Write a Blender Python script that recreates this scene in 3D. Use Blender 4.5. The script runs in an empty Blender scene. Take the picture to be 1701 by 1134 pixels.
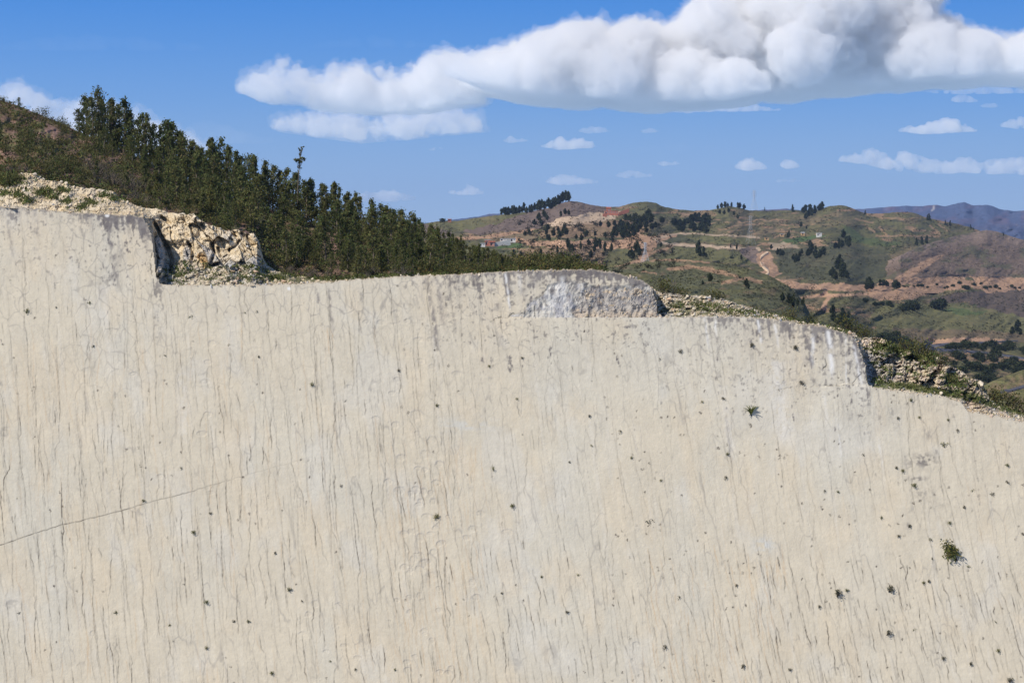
import bpy, bmesh, math, random
import numpy as np
from mathutils import Vector, noise as mnoise

# ------------------------------------------------------------------ camera, sky, sun, exposure
random.seed(7); RS = np.random.RandomState(7)
SC = bpy.context.scene
COL = SC.collection
FPX = 3174.0; CX = 850.5; CY = 567.0; HOR = 400.0; CAMZ = 60.0
PITCH = math.atan((CY - HOR) / FPX)
cam_d = bpy.data.cameras.new('camera'); cam = bpy.data.objects.new('camera', cam_d); COL.objects.link(cam)
cam.location = (0, 0, CAMZ); cam.rotation_euler = (math.pi / 2 - PITCH, 0, 0)
cam_d.sensor_width = 36.0; cam_d.lens = 36.0 * FPX / 1701.0
cam_d.clip_start = 1.0; cam_d.clip_end = 60000.0
SC.camera = cam
SC.view_settings.view_transform = 'Standard'; SC.view_settings.look = 'None'
SC.view_settings.gamma = 1.0; SC.view_settings.exposure = 0.0; SC.view_settings.use_curve_mapping = False
SC.cycles.volume_bounces = 11; SC.cycles.max_bounces = 16; SC.cycles.transparent_max_bounces = 16
SC.cycles.diffuse_bounces = 2

SUN_EL = math.radians(44); SUN_AZ = math.radians(52)        # azimuth: to the left of straight behind the camera
SUN_DIR = Vector((-math.sin(SUN_AZ) * math.cos(SUN_EL), -math.cos(SUN_AZ) * math.cos(SUN_EL), math.sin(SUN_EL)))
world = bpy.data.worlds.new('World'); SC.world = world; world.use_nodes = True
wt = world.node_tree; wt.nodes.clear()
wo = wt.nodes.new('ShaderNodeOutputWorld'); wb = wt.nodes.new('ShaderNodeBackground')
sky = wt.nodes.new('ShaderNodeTexSky'); sky.sky_type = 'NISHITA'; sky.sun_disc = False
sky.sun_elevation = SUN_EL
sky.sun_rotation = math.atan2(SUN_DIR.x, SUN_DIR.y)
sky.altitude = 2800; sky.air_density = 1.0; sky.dust_density = 0.0; sky.ozone_density = 2.0
SKY_STRENGTH = 0.1
wb.inputs['Strength'].default_value = SKY_STRENGTH
tc = wt.nodes.new('ShaderNodeTexCoord'); sx = wt.nodes.new('ShaderNodeSeparateXYZ'); wt.links.new(tc.outputs['Generated'], sx.inputs[0])
rp = wt.nodes.new('ShaderNodeValToRGB'); rp.color_ramp.interpolation = 'B_SPLINE'
for i, (p, c) in enumerate([(0.0, (.37, .525, .75)), (0.03, (.31, .48, .75)), (0.07, (.185, .39, .76)), (0.125, (.055, .26, .75)), (0.17, (.04, .21, .66)), (0.3, (.03, .15, .5))]):
    e = rp.color_ramp.elements[i] if i < 2 else rp.color_ramp.elements.new(p)
    e.position = p; e.color = (*[v / SKY_STRENGTH * 0.1 for v in c], 1)
wt.links.new(sx.outputs['Z'], rp.inputs['Fac'])
sc_ = wt.nodes.new('ShaderNodeVectorMath'); sc_.operation = 'SCALE'; sc_.inputs['Scale'].default_value = 10.0; wt.links.new(rp.outputs['Color'], sc_.inputs[0])
mp = wt.nodes.new('ShaderNodeMapRange'); mp.inputs['From Min'].default_value = 0.15; mp.inputs['From Max'].default_value = 0.55
wt.links.new(sx.outputs['Z'], mp.inputs['Value'])
mx = wt.nodes.new('ShaderNodeMix'); mx.data_type = 'RGBA'; wt.links.new(mp.outputs[0], mx.inputs['Factor'])
wt.links.new(sc_.outputs[0], mx.inputs[6]); wt.links.new(sky.outputs[0], mx.inputs[7])
wt.links.new(mx.outputs[2], wb.inputs['Color']); wt.links.new(wb.outputs[0], wo.inputs['Surface'])
sun_d = bpy.data.lights.new('sun', 'SUN'); sun = bpy.data.objects.new('sun', sun_d); COL.objects.link(sun)
sun_d.energy = 4.3; sun_d.angle = math.radians(0.5); sun_d.color = (1.0, 0.94, 0.86)
sun.rotation_euler = SUN_DIR.to_track_quat('Z', 'Y').to_euler()

# ------------------------------------------------------------------ helpers
SP, CP = math.sin(PITCH), math.cos(PITCH)
def P(px, py, Y):
    """world point at depth Y on the line through photo pixel (px, py); arrays welcome"""
    px = np.asarray(px, float); py = np.asarray(py, float); Y = np.asarray(Y, float)
    a = (px - CX) / FPX; b = (CY - py) / FPX
    dy = b * SP + CP; dz = b * CP - SP
    t = Y / dy
    return np.stack(np.broadcast_arrays(a * t, Y, CAMZ + dz * t), -1)
def curve(pts):
    xs = np.array([p[0] for p in pts], float); ys = np.array([p[1] for p in pts], float)
    return lambda x: np.interp(x, xs, ys)
def srgb(r, g, b):
    c = np.array([r, g, b], float) / 255.0
    return np.where(c <= 0.04045, c / 12.92, ((c + 0.055) / 1.055) ** 2.4)
_T = np.random.RandomState(3).rand(64, 256, 256)
def vn(x, y, seed=0):
    x = np.asarray(x, float) + seed * 17.3; y = np.asarray(y, float) + seed * 9.1
    x0 = np.floor(x).astype(np.int64); y0 = np.floor(y).astype(np.int64)
    fx = x - x0; fy = y - y0; fx = fx * fx * (3 - 2 * fx); fy = fy * fy * (3 - 2 * fy)
    T = _T[seed % 64]; i0 = x0 & 255; i1 = (x0 + 1) & 255; j0 = y0 & 255; j1 = (y0 + 1) & 255
    return (T[i0, j0] * (1 - fx) + T[i1, j0] * fx) * (1 - fy) + (T[i0, j1] * (1 - fx) + T[i1, j1] * fx) * fy
def fbm(x, y, octv=4, seed=0, gain=0.5):
    s = 0; a = 1; n = 0; x = np.asarray(x, float); y = np.asarray(y, float)
    for k in range(octv):
        s = s + a * (vn(x, y, seed + k * 5 + 1) - 0.5); n += a; a *= gain; x = x * 2.03 + 3.7; y = y * 2.03 + 1.9
    return s / n * 2            # about -1..1, mostly -.6...6
def cells(x, y, seed=0, jit=0.9):
    """jittered-grid Voronoi: returns F1, F2, id hash (0..1)"""
    x = np.asarray(x, float); y = np.asarray(y, float)
    xi = np.floor(x).astype(np.int64); yi = np.floor(y).astype(np.int64)
    f1 = np.full(x.shape, 9.0); f2 = np.full(x.shape, 9.0); idv = np.zeros(x.shape); ox = np.zeros(x.shape); oy = np.zeros(x.shape)
    A, B, D = _T[(seed + 11) % 64], _T[(seed + 23) % 64], _T[(seed + 37) % 64]
    for dx in (-1, 0, 1):
        for dy in (-1, 0, 1):
            cx = xi + dx; cy = yi + dy; i = cx & 255; j = cy & 255
            qx = cx + 0.5 + (A[i, j] - 0.5) * jit; qy = cy + 0.5 + (B[i, j] - 0.5) * jit
            d = np.hypot(x - qx, y - qy)
            near = d < f1
            ox = np.where(near, x - qx, ox); oy = np.where(near, y - qy, oy); f2 = np.where(near, f1, np.minimum(f2, d)); idv = np.where(near, D[i, j], idv); f1 = np.where(near, d, f1)
    cells.off = (ox, oy)
    return f1, f2, idv
def inpoly(x, y, pts):
    r = np.zeros(np.shape(x), bool); n = len(pts)
    for k in range(n):
        x0, y0 = pts[k]; x1, y1 = pts[(k + 1) % n]
        if y0 == y1: continue
        c = ((y0 > y) != (y1 > y)) & (x < (x1 - x0) * (y - y0) / (y1 - y0) + x0)
        r ^= c
    return r
def segdist(x, y, pts):
    d = np.full(np.shape(x), 1e9)
    for (x0, y0), (x1, y1) in zip(pts[:-1], pts[1:]):
        vx, vy = x1 - x0, y1 - y0; L = vx * vx + vy * vy + 1e-9
        t = np.clip(((x - x0) * vx + (y - y0) * vy) / L, 0, 1)
        d = np.minimum(d, np.hypot(x - x0 - t * vx, y - y0 - t * vy))
    return d
def sstep(a, b, x):
    t = np.clip((x - a) / (b - a), 0, 1); return t * t * (3 - 2 * t)
def mixc(c, c2, m):
    m = np.asarray(m)[..., None]; return c * (1 - m) + np.asarray(c2) * m

def mesh_np(name, V, Fq, mats, cols=None, smooth=True, midx=None, parent=None, attrs=None):
    """V (n,3); Fq (m,k) index array, -1 pads a triangle in a quad row; linked as one object"""
    me = bpy.data.meshes.new(name)
    V = np.ascontiguousarray(V, np.float32).reshape(-1, 3); Fq = np.asarray(Fq)
    if Fq.shape[1] == 4 and (Fq[:, 3] < 0).any():
        cnt = np.where(Fq[:, 3] < 0, 3, 4); flat = Fq[Fq >= 0]
    else:
        cnt = np.full(len(Fq), Fq.shape[1]); flat = Fq.reshape(-1)
    me.vertices.add(len(V)); me.vertices.foreach_set('co', V.reshape(-1))
    me.loops.add(len(flat)); me.loops.foreach_set('vertex_index', flat.astype(np.int32))
    st = np.concatenate([[0], np.cumsum(cnt)[:-1]]).astype(np.int32)
    me.polygons.add(len(cnt)); me.polygons.foreach_set('loop_start', st)
    me.polygons.foreach_set('use_smooth', np.full(len(cnt), smooth, bool))
    if midx is not None: me.polygons.foreach_set('material_index', np.asarray(midx, np.int32))
    me.update(calc_edges=True)
    if cols is not None:
        a = me.color_attributes.new('Col', 'FLOAT_COLOR', 'POINT')
        c = np.ones((len(V), 4), np.float32); c[:, :cols.shape[1]] = np.clip(cols, 0, 1)
        a.data.foreach_set('color', c.reshape(-1))
    for m in (mats if isinstance(mats, (list, tuple)) else [mats]): me.materials.append(m)
    o = bpy.data.objects.new(name, me); COL.objects.link(o)
    if parent is not None: o.parent = parent
    return o
def tag(o, label=None, cat=None, group=None, kind=None):
    if label: o['label'] = label
    if cat: o['category'] = cat
    if group: o['group'] = group
    if kind: o['kind'] = kind
    return o
def empty(name, loc, rz=0.0):
    e = bpy.data.objects.new(name, None); COL.objects.link(e); e.location = tuple(float(v) for v in loc)
    e.rotation_euler = (0, 0, rz); e.empty_display_size = 0.5; return e
def copy_tree(o, parent=None):
    c = o.copy(); COL.objects.link(c); c.parent = parent
    for ch in o.children: copy_tree(ch, c)
    return c

def new_mat(name):
    m = bpy.data.materials.new(name); m.use_nodes = True
    nt = m.node_tree; b = nt.nodes['Principled BSDF']; b.inputs['Specular IOR Level'].default_value = 0.15
    b.inputs['Roughness'].default_value = 0.9
    return m, nt, b
def N(nt, t, **kw):
    n = nt.nodes.new(t)
    for k, v in kw.items():
        if k in n.inputs: n.inputs[k].default_value = v
        else: setattr(n, k, v)
    return n
def ground_mat(name, s1, s2, amt=0.35, bump=0.1, bs=None, rough=0.95):
    """vertex colour times two scales of noise, with a noise bump"""
    m, nt, b = new_mat(name); L = nt.links.new
    at = N(nt, 'ShaderNodeAttribute', attribute_name='Col')
    geo = N(nt, 'ShaderNodeNewGeometry')
    n1 = N(nt, 'ShaderNodeTexNoise', Scale=s1, Detail=6.0, Roughness=0.65); n2 = N(nt, 'ShaderNodeTexNoise', Scale=s2, Detail=4.0, Roughness=0.7)
    L(geo.outputs['Position'], n1.inputs['Vector']); L(geo.outputs['Position'], n2.inputs['Vector'])
    ad = N(nt, 'ShaderNodeMath', operation='ADD'); L(n1.outputs['Fac'], ad.inputs[0]); L(n2.outputs['Fac'], ad.inputs[1])
    mr = N(nt, 'ShaderNodeMapRange'); mr.inputs['From Min'].default_value = 0.6; mr.inputs['From Max'].default_value = 1.4
    mr.inputs['To Min'].default_value = 1 - amt; mr.inputs['To Max'].default_value = 1 + amt; L(ad.outputs[0], mr.inputs['Value'])
    vm = N(nt, 'ShaderNodeVectorMath', operation='SCALE'); L(at.outputs['Color'], vm.inputs[0]); L(mr.outputs[0], vm.inputs['Scale'])
    L(vm.outputs[0], b.inputs['Base Color']); b.inputs['Roughness'].default_value = rough
    if bump:
        bp = N(nt, 'ShaderNodeBump', Strength=1.0, Distance=bump)
        if bs: 
            n3 = N(nt, 'ShaderNodeTexNoise', Scale=bs, Detail=5.0); L(geo.outputs['Position'], n3.inputs['Vector']); L(n3.outputs['Fac'], bp.inputs['Height'])
        else: L(ad.outputs[0], bp.inputs['Height'])
        L(bp.outputs[0], b.inputs['Normal'])
    return m
# ------------------------------------------------------------------ clouds: closed puffs of scattering vapour, kilometres away
def cloud_mat(name, dens):
    m = bpy.data.materials.new(name); m.use_nodes = True; nt = m.node_tree; nt.nodes.clear()
    o = nt.nodes.new('ShaderNodeOutputMaterial'); v = nt.nodes.new('ShaderNodeVolumeScatter')
    v.inputs['Density'].default_value = dens; v.inputs['Color'].default_value = (.988, .989, 1, 1); v.inputs['Anisotropy'].default_value = 0.0
    nt.links.new(v.outputs[0], o.inputs['Volume']); return m
def remesh(o, vox):
    md = o.modifiers.new('r', 'REMESH'); md.mode = 'VOXEL'; md.voxel_size = vox
    dg = bpy.context.evaluated_depsgraph_get(); me2 = bpy.data.meshes.new_from_object(o.evaluated_get(dg))
    o.modifiers.clear(); old = o.data; o.data = me2; bpy.data.meshes.remove(old); return me2
def getvn(me):
    n = len(me.vertices); co = np.empty(n * 3, np.float32); me.vertices.foreach_get('co', co)
    no = np.empty(n * 3, np.float32); me.vertices.foreach_get('normal', no); return co.reshape(-1, 3), no.reshape(-1, 3)
def getmesh(me):
    co, no = getvn(me); me.calc_loop_triangles(); t = np.empty(len(me.loop_triangles) * 3, np.int32); me.loop_triangles.foreach_get('vertices', t); return co, t.reshape(-1, 3)
def build_cloud(label, blobs, base, Y, dens, vox=2.6, amp=1.0, grp=None, seed=0, thick=1.0, deep=0.0, x01=None, fringe=0):
    """blobs: (px, py, r px); base(px)->py of the flat underside"""
    k = Y / FPX; rs = np.random.RandomState(seed)
    bm = bmesh.new(); bmesh.ops.create_icosphere(bm, subdivisions=2, radius=1.0)
    bv = np.array([v.co[:] for v in bm.verts]); bf = np.array([[v.index for v in f.verts] for f in bm.faces]); bm.free()
    VV = []; FF = []; n = 0; allb = []
    for (x, y, r) in blobs:
        dY = rs.uniform(-0.9, 0.9) * r * thick
        allb.append((x, y, r, dY))
        if r > 5:
            for q in range(int(3 + r * 0.22)):
                v = rs.normal(size=3); v /= np.linalg.norm(v); v[1] = -abs(v[1]); v[2] = abs(v[2]) * 0.9 - 0.15
                rr = r * rs.uniform(0.22, 0.5); allb.append((x + v[0] * r * 0.85, y - v[2] * r * 0.85, rr, dY + v[1] * r * 0.85))
    for (x, y, r, dY) in allb:
        VV.append(bv * r * k + P(x, y, Y + dY * k)); FF.append(bf + n); n += len(bv)
    if deep:
        for (x, y, r, dY) in [a for a in allb if a[2] > 9 and x01[0] < a[0] < x01[1]]:
            for f in (.35, .7, 1.0): VV.append(bv * r * 1.1 * k + P(x + rs.normal() * 8, y + 6, Y + (dY * .3 + deep * f) * k)); FF.append(bf + n); n += len(bv)
    o = mesh_np('cloud', np.concatenate(VV), np.concatenate(FF), [], smooth=True)
    me = remesh(o, vox * 1.3 * k); co, no = getvn(me); q = co / k
    d = np.array([(0.42 - abs(mnoise.fractal(Vector(v) / 22.0, 1.0, 2.0, 3))) * 12 + mnoise.fractal(Vector(v) / 11.0, 0.6, 2.1, 5) * 6.0 for v in q])
    co = co + no * (d * k * amp)[:, None]
    px = CX + FPX * co[:, 0] / co[:, 1]
    wob = np.array([mnoise.fractal(Vector((v[0] / 60, v[1] / 60, 0)), 1.0, 2.0, 3) * 5 for v in q])
    zb = P(px, base(px) + wob * amp, co[:, 1] * 0 + Y + deep * k if deep else co[:, 1])[:, 2]
    below = co[:, 2] < zb
    co[below, 2] = zb[below] + (co[below, 2] - zb[below]) * 0.15
    me.vertices.foreach_set('co', co.astype(np.float32).reshape(-1)); me.update()
    me = remesh(o, vox * k)
    me.materials.clear(); me.materials.append(cloud_mat('cloud_vapour', dens)); o.name = 'cloud'
    tag(o, label, 'cloud', grp)
    if fringe:
        fo = mesh_np('cloud_fringe', *getmesh(me), [], parent=None); fm = fo.data; co, no = getvn(fm); q = co / k
        d = np.array([3.5 + mnoise.fractal(Vector(v) / 16.0, 0.5, 2.1, 5) * 15 for v in q]); co = co + no * (d * k)[:, None]
        px = CX + FPX * co[:, 0] / co[:, 1]; zb = P(px, base(px) + 3, co[:, 1] * 0 + Y + deep * k if deep else co[:, 1])[:, 2]; co[:, 2] = np.maximum(co[:, 2], zb)
        fm.vertices.foreach_set('co', co.astype(np.float32).reshape(-1)); fm.update(); fm = remesh(fo, vox * 1.2 * k); fm.materials.clear(); fm.materials.append(cloud_mat('cloud_wisps', fringe)); fo.name = 'cloud_fringe'; fo.parent = o
    return o
def fill(top, base, x0, x1, n, rmin, rmax, seed):
    rs = np.random.RandomState(seed); out = []
    for i in range(n):
        x = rs.uniform(x0, x1); t, b = float(top(x)), float(base(x)); h = b - t
        if h < 3: continue
        r = min(rs.uniform(rmin, rmax), h * 0.5)
        y = rs.uniform(t + r * 1.05, max(t + r * 1.06, b - r * 0.4))
        out.append((x, y, r))
    for i in range(int(n * 0.8)):            # ring of small puffs along the upper outline
        x = rs.uniform(x0, x1); t, b = float(top(x)), float(base(x)); h = b - t
        if h < 3: continue
        r = min(rs.uniform(rmin * 0.4, rmin), h * 0.4); out.append((x, t + r * rs.uniform(0.8, 2.2), r))
    return out
t1 = curve([(745, 130), (755, 95), (790, 82), (850, 80), (890, 58), (940, 40), (1000, 30), (1060, 28), (1110, 38), (1150, 30), (1170, 5), (1210, -30), (1330, -70), (1480, -60), (1560, -25), (1600, 20), (1625, 55), (1632, 95), (1645, 80), (1680, 60), (1720, 55), (1800, 50)])
b1 = curve([(745, 140), (800, 155), (860, 168), (920, 176), (1000, 178), (1080, 182), (1160, 180), (1250, 170), (1350, 160), (1500, 148), (1640, 140), (1800, 148)])
build_cloud('huge white cumulus bank with a dark flat underside filling the upper right of the sky', fill(t1, b1, 750, 1800, 130, 18, 62, 1), b1, 12000, 1 / 85.0, 2.2, 1.0, seed=1, thick=1.2, deep=180, x01=(800, 1800), fringe=1 / 420.0)
t2 = curve([(408, 135), (425, 118), (450, 112), (475, 100), (500, 112), (520, 132), (545, 118), (565, 100), (600, 106), (650, 112), (700, 100), (735, 86), (760, 100), (790, 150)])
b2 = curve([(408, 160), (450, 178), (500, 180), (560, 184), (620, 190), (700, 188), (790, 175)])
build_cloud('ragged white cumulus cloud left of the big cloud bank', fill(t2, b2, 412, 785, 60, 7, 26, 5), b2, 12500, 1 / 120.0, 1.9, 1.5, seed=5, deep=90, x01=(540, 780), fringe=1 / 380.0)
t3 = curve([(448, 208), (480, 192), (530, 186), (600, 190), (650, 182), (700, 184), (760, 180), (796, 200)])
b3 = curve([(448, 214), (500, 222), (600, 236), (700, 228), (796, 218)])
build_cloud('long grey-white cloud layer just under the ragged left cloud', fill(t3, b3, 452, 792, 60, 6, 18, 6), b3, 14000, 1 / 170.0, 1.8, 1.4, seed=6, fringe=1 / 500.0)
t4 = curve([(-80, 160), (0, 148), (30, 138), (60, 155), (110, 172), (140, 168), (170, 160), (200, 178), (240, 190), (280, 208), (330, 236), (350, 250)])
b4 = curve([(-80, 260), (350, 262)])
build_cloud('white cloud rising behind the left hill crest', fill(t4, b4, -70, 345, 60, 12, 30, 8), b4, 13500, 1 / 170.0, 2.6, 1.0, seed=8, fringe=1 / 500.0)
t5 = curve([(1392, 262), (1420, 252), (1450, 246), (1480, 258), (1500, 250), (1530, 258), (1570, 268), (1600, 262), (1630, 270), (1670, 260), (1720, 264), (1790, 262)])
b5 = curve([(1392, 268), (1450, 276), (1500, 288), (1600, 288), (1790, 290)])
build_cloud('long low bank of small cumulus at the right edge of the sky', fill(t5, b5, 1398, 1780, 90, 5, 12, 9), b5, 14500, 1 / 120.0, 1.6, 0.6, seed=9)
small = [  # px from, px to, top, base, opacity, label
    (894, 1002, 221, 248, 1.0, 'small bright white cloud, the largest of those under the cloud bank'),
    (830, 882, 223, 238, .6, 'little flat cloud left of the bright small cloud'),
    (957, 1020, 206, 222, .5, 'faint cloud puff just above the bright small cloud'),
    (1058, 1102, 210, 222, .45, 'faint small cloud puff below the middle of the cloud bank'),
    (704, 744, 241, 251, .35, 'faint grey cloud wisp below the ragged left cloud'),
    (578, 694, 309, 335, 1.0, 'low white cloud just above the wooded slope'),
    (742, 806, 304, 325, .8, 'small low cloud right of the one above the wooded slope'),
    (902, 1002, 285, 307, .7, 'thin slanting cloud above the far row of trees'),
    (1016, 1098, 281, 296, .6, 'thin flat cloud above the middle of the far hills'),
    (1088, 1131, 262, 276, .7, 'tiny round cloud above the thin flat cloud'),
    (1220, 1276, 259, 284, .9, 'small blocky cloud above the pylon on the skyline'),
    (1295, 1330, 261, 281, .8, 'small round cloud right of the blocky cloud'),
    (1276, 1342, 293, 304, .4, 'faint cloud wisp under the small round cloud'),
    (1484, 1628, 194, 222, 1.0, 'flat-based cloud alone in the right part of the sky'),
    (1652, 1760, 195, 214, .6, 'pale cloud touching the right edge of the photo'),
    (1578, 1628, 154, 172, .5, 'pale puff hanging below the right end of the cloud bank'),
    (1622, 1660, 168, 180, .4, 'tiny pale puff beside the one below the cloud bank'),
    (1060, 1312, 166, 187, .8, 'thin layer of cloud along the underside of the cloud bank'),
    (1520, 1760, 140, 157, .5, 'thin pink-white cloud strip under the right end of the cloud bank'),
]
for q, (xa, xb, tp, bs, op, lab) in enumerate(small):
    rs = np.random.RandomState(40 + q); w = xb - xa
    pk = rs.uniform(0.3, 0.65)
    xs = np.linspace(xa, xb, 24); u = (xs - xa) / w
    prof = np.clip(np.minimum(u / pk, (1 - u) / (1 - pk)), 0, 1) ** 0.6 * (0.75 + 0.4 * fbm(u * 5, u * 0, 3, q))
    tt = curve(list(zip(xs, bs - 2 - (bs - tp) * np.clip(prof, 0, 1.05)))); bb = curve([(xa, bs - 4), (xa + w * .3, bs), (xb, bs - 3)])
    h = bs - tp
    build_cloud(lab, fill(tt, bb, xa + 3, xb - 3, int(w / 3.0 + 6), h * 0.2, h * 0.42, 60 + q), bb, 14000 + 90 * q, op / 85.0, 1.5, 0.28 if h < 18 else 0.45, seed=20 + q)

for q, (x0, x1, tp, bs, d, lab) in enumerate([(255, 470, 198, 238, 2600, 'broad faint veil of cloud between the wooded crest and the long grey-white layer'), (-60, 420, 52, 84, 5200, 'barely visible cirrus streak high at the upper left'), (500, 760, 58, 80, 5200, 'barely visible cirrus streak above the ragged left cloud'), (1000, 1300, 236, 252, 4200, 'very thin pale streak below the middle of the cloud bank')]):
    tt = curve([(x0, bs - 3), (x0 + (x1 - x0) * .4, tp), (x1, bs - 3)]); bb = curve([(x0, bs), (x1, bs)])
    build_cloud(lab, fill(tt, bb, x0 + 5, x1 - 5, 60, (bs - tp) * .2, (bs - tp) * .5, 90 + q), bb, 15500 + 50 * q, 1.0 / d, 3.0, .6, seed=90 + q)
# ------------------------------------------------------------------ the tilted limestone slab
COT = math.tan(math.radians(20)); Z0 = P(CX, 567, 150.0)[2]
def wallY(px, py):
    """depth of the slab plane (dips 70 degrees, Y = 150 + (z - Z0) * COT) under a photo pixel"""
    b = (CY - np.asarray(py, float)) / FPX; s = (b * CP - SP) / (b * SP + CP)      # z = CAMZ + s * Y
    return (150.0 + (CAMZ - Z0) * COT) / (1 - s * COT)
E_pts = [(-120, 342), (0, 342), (60, 347), (110, 352), (150, 354), (180, 356), (225, 357), (238, 361), (244, 372), (252, 390), (255, 410), (257, 430), (260, 452), (264, 470), (272, 473),
         (400, 473), (500, 471), (560, 466), (640, 460), (700, 457), (760, 455), (840, 451), (920, 448), (990, 447), (1030, 454), (1058, 463), (1074, 470), (1086, 482), (1091, 500), (1093, 522), (1098, 526), (1180, 524),
         (1250, 526), (1300, 532), (1350, 540), (1395, 549), (1416, 560), (1424, 572), (1432, 590), (1438, 612), (1441, 634), (1449, 643), (1500, 650), (1560, 657), (1596, 668), (1607, 683), (1640, 688), (1680, 695), (1701, 700), (1790, 722), (1960, 768)]
E = curve(E_pts)
ST = 1.25
gx = np.arange(-250, 1950, ST); gy = np.arange(312, 1225, ST)
GX, GY = np.meshgrid(gx, gy)
wob = 2.4 * fbm(gx / 6.0, gx * 0, 4, 2) + 3.2 * (np.round(vn(gx / 9.0, gx * 0, 6) * 3) / 3 - .5) * sstep(.35, .6, vn(gx / 40, gx * 0, 8)) + 1.2 * (vn(gx / 2.5, gx * 0, 3) - .5)
EE = E(gx + 3.0 * fbm(gx / 4.0, gx * 0, 3, 92)) + wob; D = GY - EE[None, :]               # px below the rim
H = 0.10 * fbm(GX / 160, GY / 120, 3, 4) + 0.018 * fbm(GX / 22, GY / 40, 4, 5) + 0.009 * fbm(GX / 5, GY / 7, 3, 6)   # metres out of the plane
# ledges: narrow bands where a bed ends
def slab(sd, depth, w=1.2):                          # sd>0 inside recess
    return -depth * sstep(-w, w, sd)
wx = GX + 7 * fbm(GX / 16, GY / 16, 4, 12); wy = GY + 6 * fbm(GX / 16, GY / 16, 4, 13)
pocket = curve([(815, 533), (842, 528), (856, 521), (872, 519), (879, 503), (893, 495), (905, 488), (912, 477), (926, 470), (948, 466), (975, 470), (990, 474)])
inp = ((wy > pocket(wx)) & (GY < 528 - 3 * (GX < 870)) & (GX > 822)).astype(float)
def blur(a, n=1):
    for _ in range(n):
        a = (a + np.roll(a, 1, 0) + np.roll(a, -1, 0) + np.roll(a, 1, 1) + np.roll(a, -1, 1)) / 5
    return a
H -= blur(inp, 3) * (0.09 + 0.20 * fbm(GX / 9, GY / 12, 5, 91))
inr = ((GX + 26 * fbm(GY / 16, GX / 19, 4, 15) > 962) & (GX < 1095) & (GY + 3 * fbm(GX / 7, GY / 9, 3, 16) > curve([(955, 500), (968, 488), (978, 474), (1060, 480), (1095, 484)])(GX)) & (GY < 527)).astype(float)
f1, f2, cid = cells(wx / 7, wy / 6, 3)
f3, f4, cid3 = cells(wx / 13 + 3, wy / 9, 8)
H -= blur(inr, 4) * (0.10 - 0.09 * cid * (vn(GX / 9, GY / 9, 18) > .6) - 0.16 * cid3 * (f3 < .3) * (vn(GX / 12, GY / 9, 19) > .5) - 0.14 * fbm(GX / 7, GY / 7, 4, 17))
H += 0.10 * (GY > 528) * sstep(830, 900, GX) * sstep(1200, 1040, GX) * sstep(600, 529, GY)
lower = (GY + 2.5 * fbm(GX / 9, GY / 9, 3, 19) > curve([(1290, 648), (1345, 642), (1390, 641), (1400, 637), (1450, 642), (1800, 640)])(GX)) & (GX > 1330)
H += 0.12 * blur(lower.astype(float)) * sstep(1330, 1400, GX) * sstep(740, 650, GY)

# cracks -----------------------------------------------------------
nr, nc = GX.shape
CR = np.zeros((nr, nc)); RU = np.zeros((nr, nc)); GYS = np.zeros((nr, nc))
def splat(A, x, y, v):
    i = (y - gy[0]) / ST; j = (x - gx[0]) / ST
    i0 = np.floor(i).astype(int); j0 = np.floor(j).astype(int); fi = i - i0; fj = j - j0
    ok = (i0 >= 0) & (i0 < nr - 1) & (j0 >= 0) & (j0 < nc - 1)
    i0, j0, fi, fj, v = i0[ok], j0[ok], fi[ok], fj[ok], (v * np.ones_like(x))[ok]
    for a, b_, w in ((0, 0, (1 - fi) * (1 - fj)), (1, 0, fi * (1 - fj)), (0, 1, (1 - fi) * fj), (1, 1, fi * fj)):
        np.maximum.at(A, (i0 + a, j0 + b_), v * np.clip(w * 1.35, 0, 1))
def slant(x, y):
    return 0.05 + 0.07 * sstep(300, 1100, x) + 0.11 * sstep(1000, 1600, x) * sstep(700, 1050, y) + 0.03 * sstep(600, 1000, y)
def grow(n, xr, yr, lr, sr, seed, A=CR, drift=1.0, pull=0.0):
    rs = np.random.RandomState(seed)
    x = xr[0] + (xr[1] - xr[0]) * ((np.arange(n) + rs.uniform(0, 1, n)) / n); y = yr[0] + (yr[1] - yr[0]) * ((np.arange(n) * .618 + rs.uniform(-.1, .1, n)) % 1); L = rs.uniform(*lr, n); st = rs.uniform(*sr, n); ph = rs.uniform(0, 99, n)
    dx = np.zeros(n); t = np.zeros(n); step = 1.1
    while (t < L).any():
        al = t < L
        m = np.sin(np.clip(t / L, 0, 1) * math.pi) ** 0.4 * (0.28 + 0.95 * vn(ph, t / 11.0, seed % 60))
        v = st * m * al; k = v > 0.02
        splat(A, x[k], y[k], v[k])
        dx = dx * 0.80 + rs.normal(0, 0.05, n) * drift
        kink = rs.rand(n) < 0.05; dx = np.where(kink, rs.normal(0, 0.42, n) * drift, dx)
        x = x + (slant(x, y) + dx) * step; y = y + step; t = t + step
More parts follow.
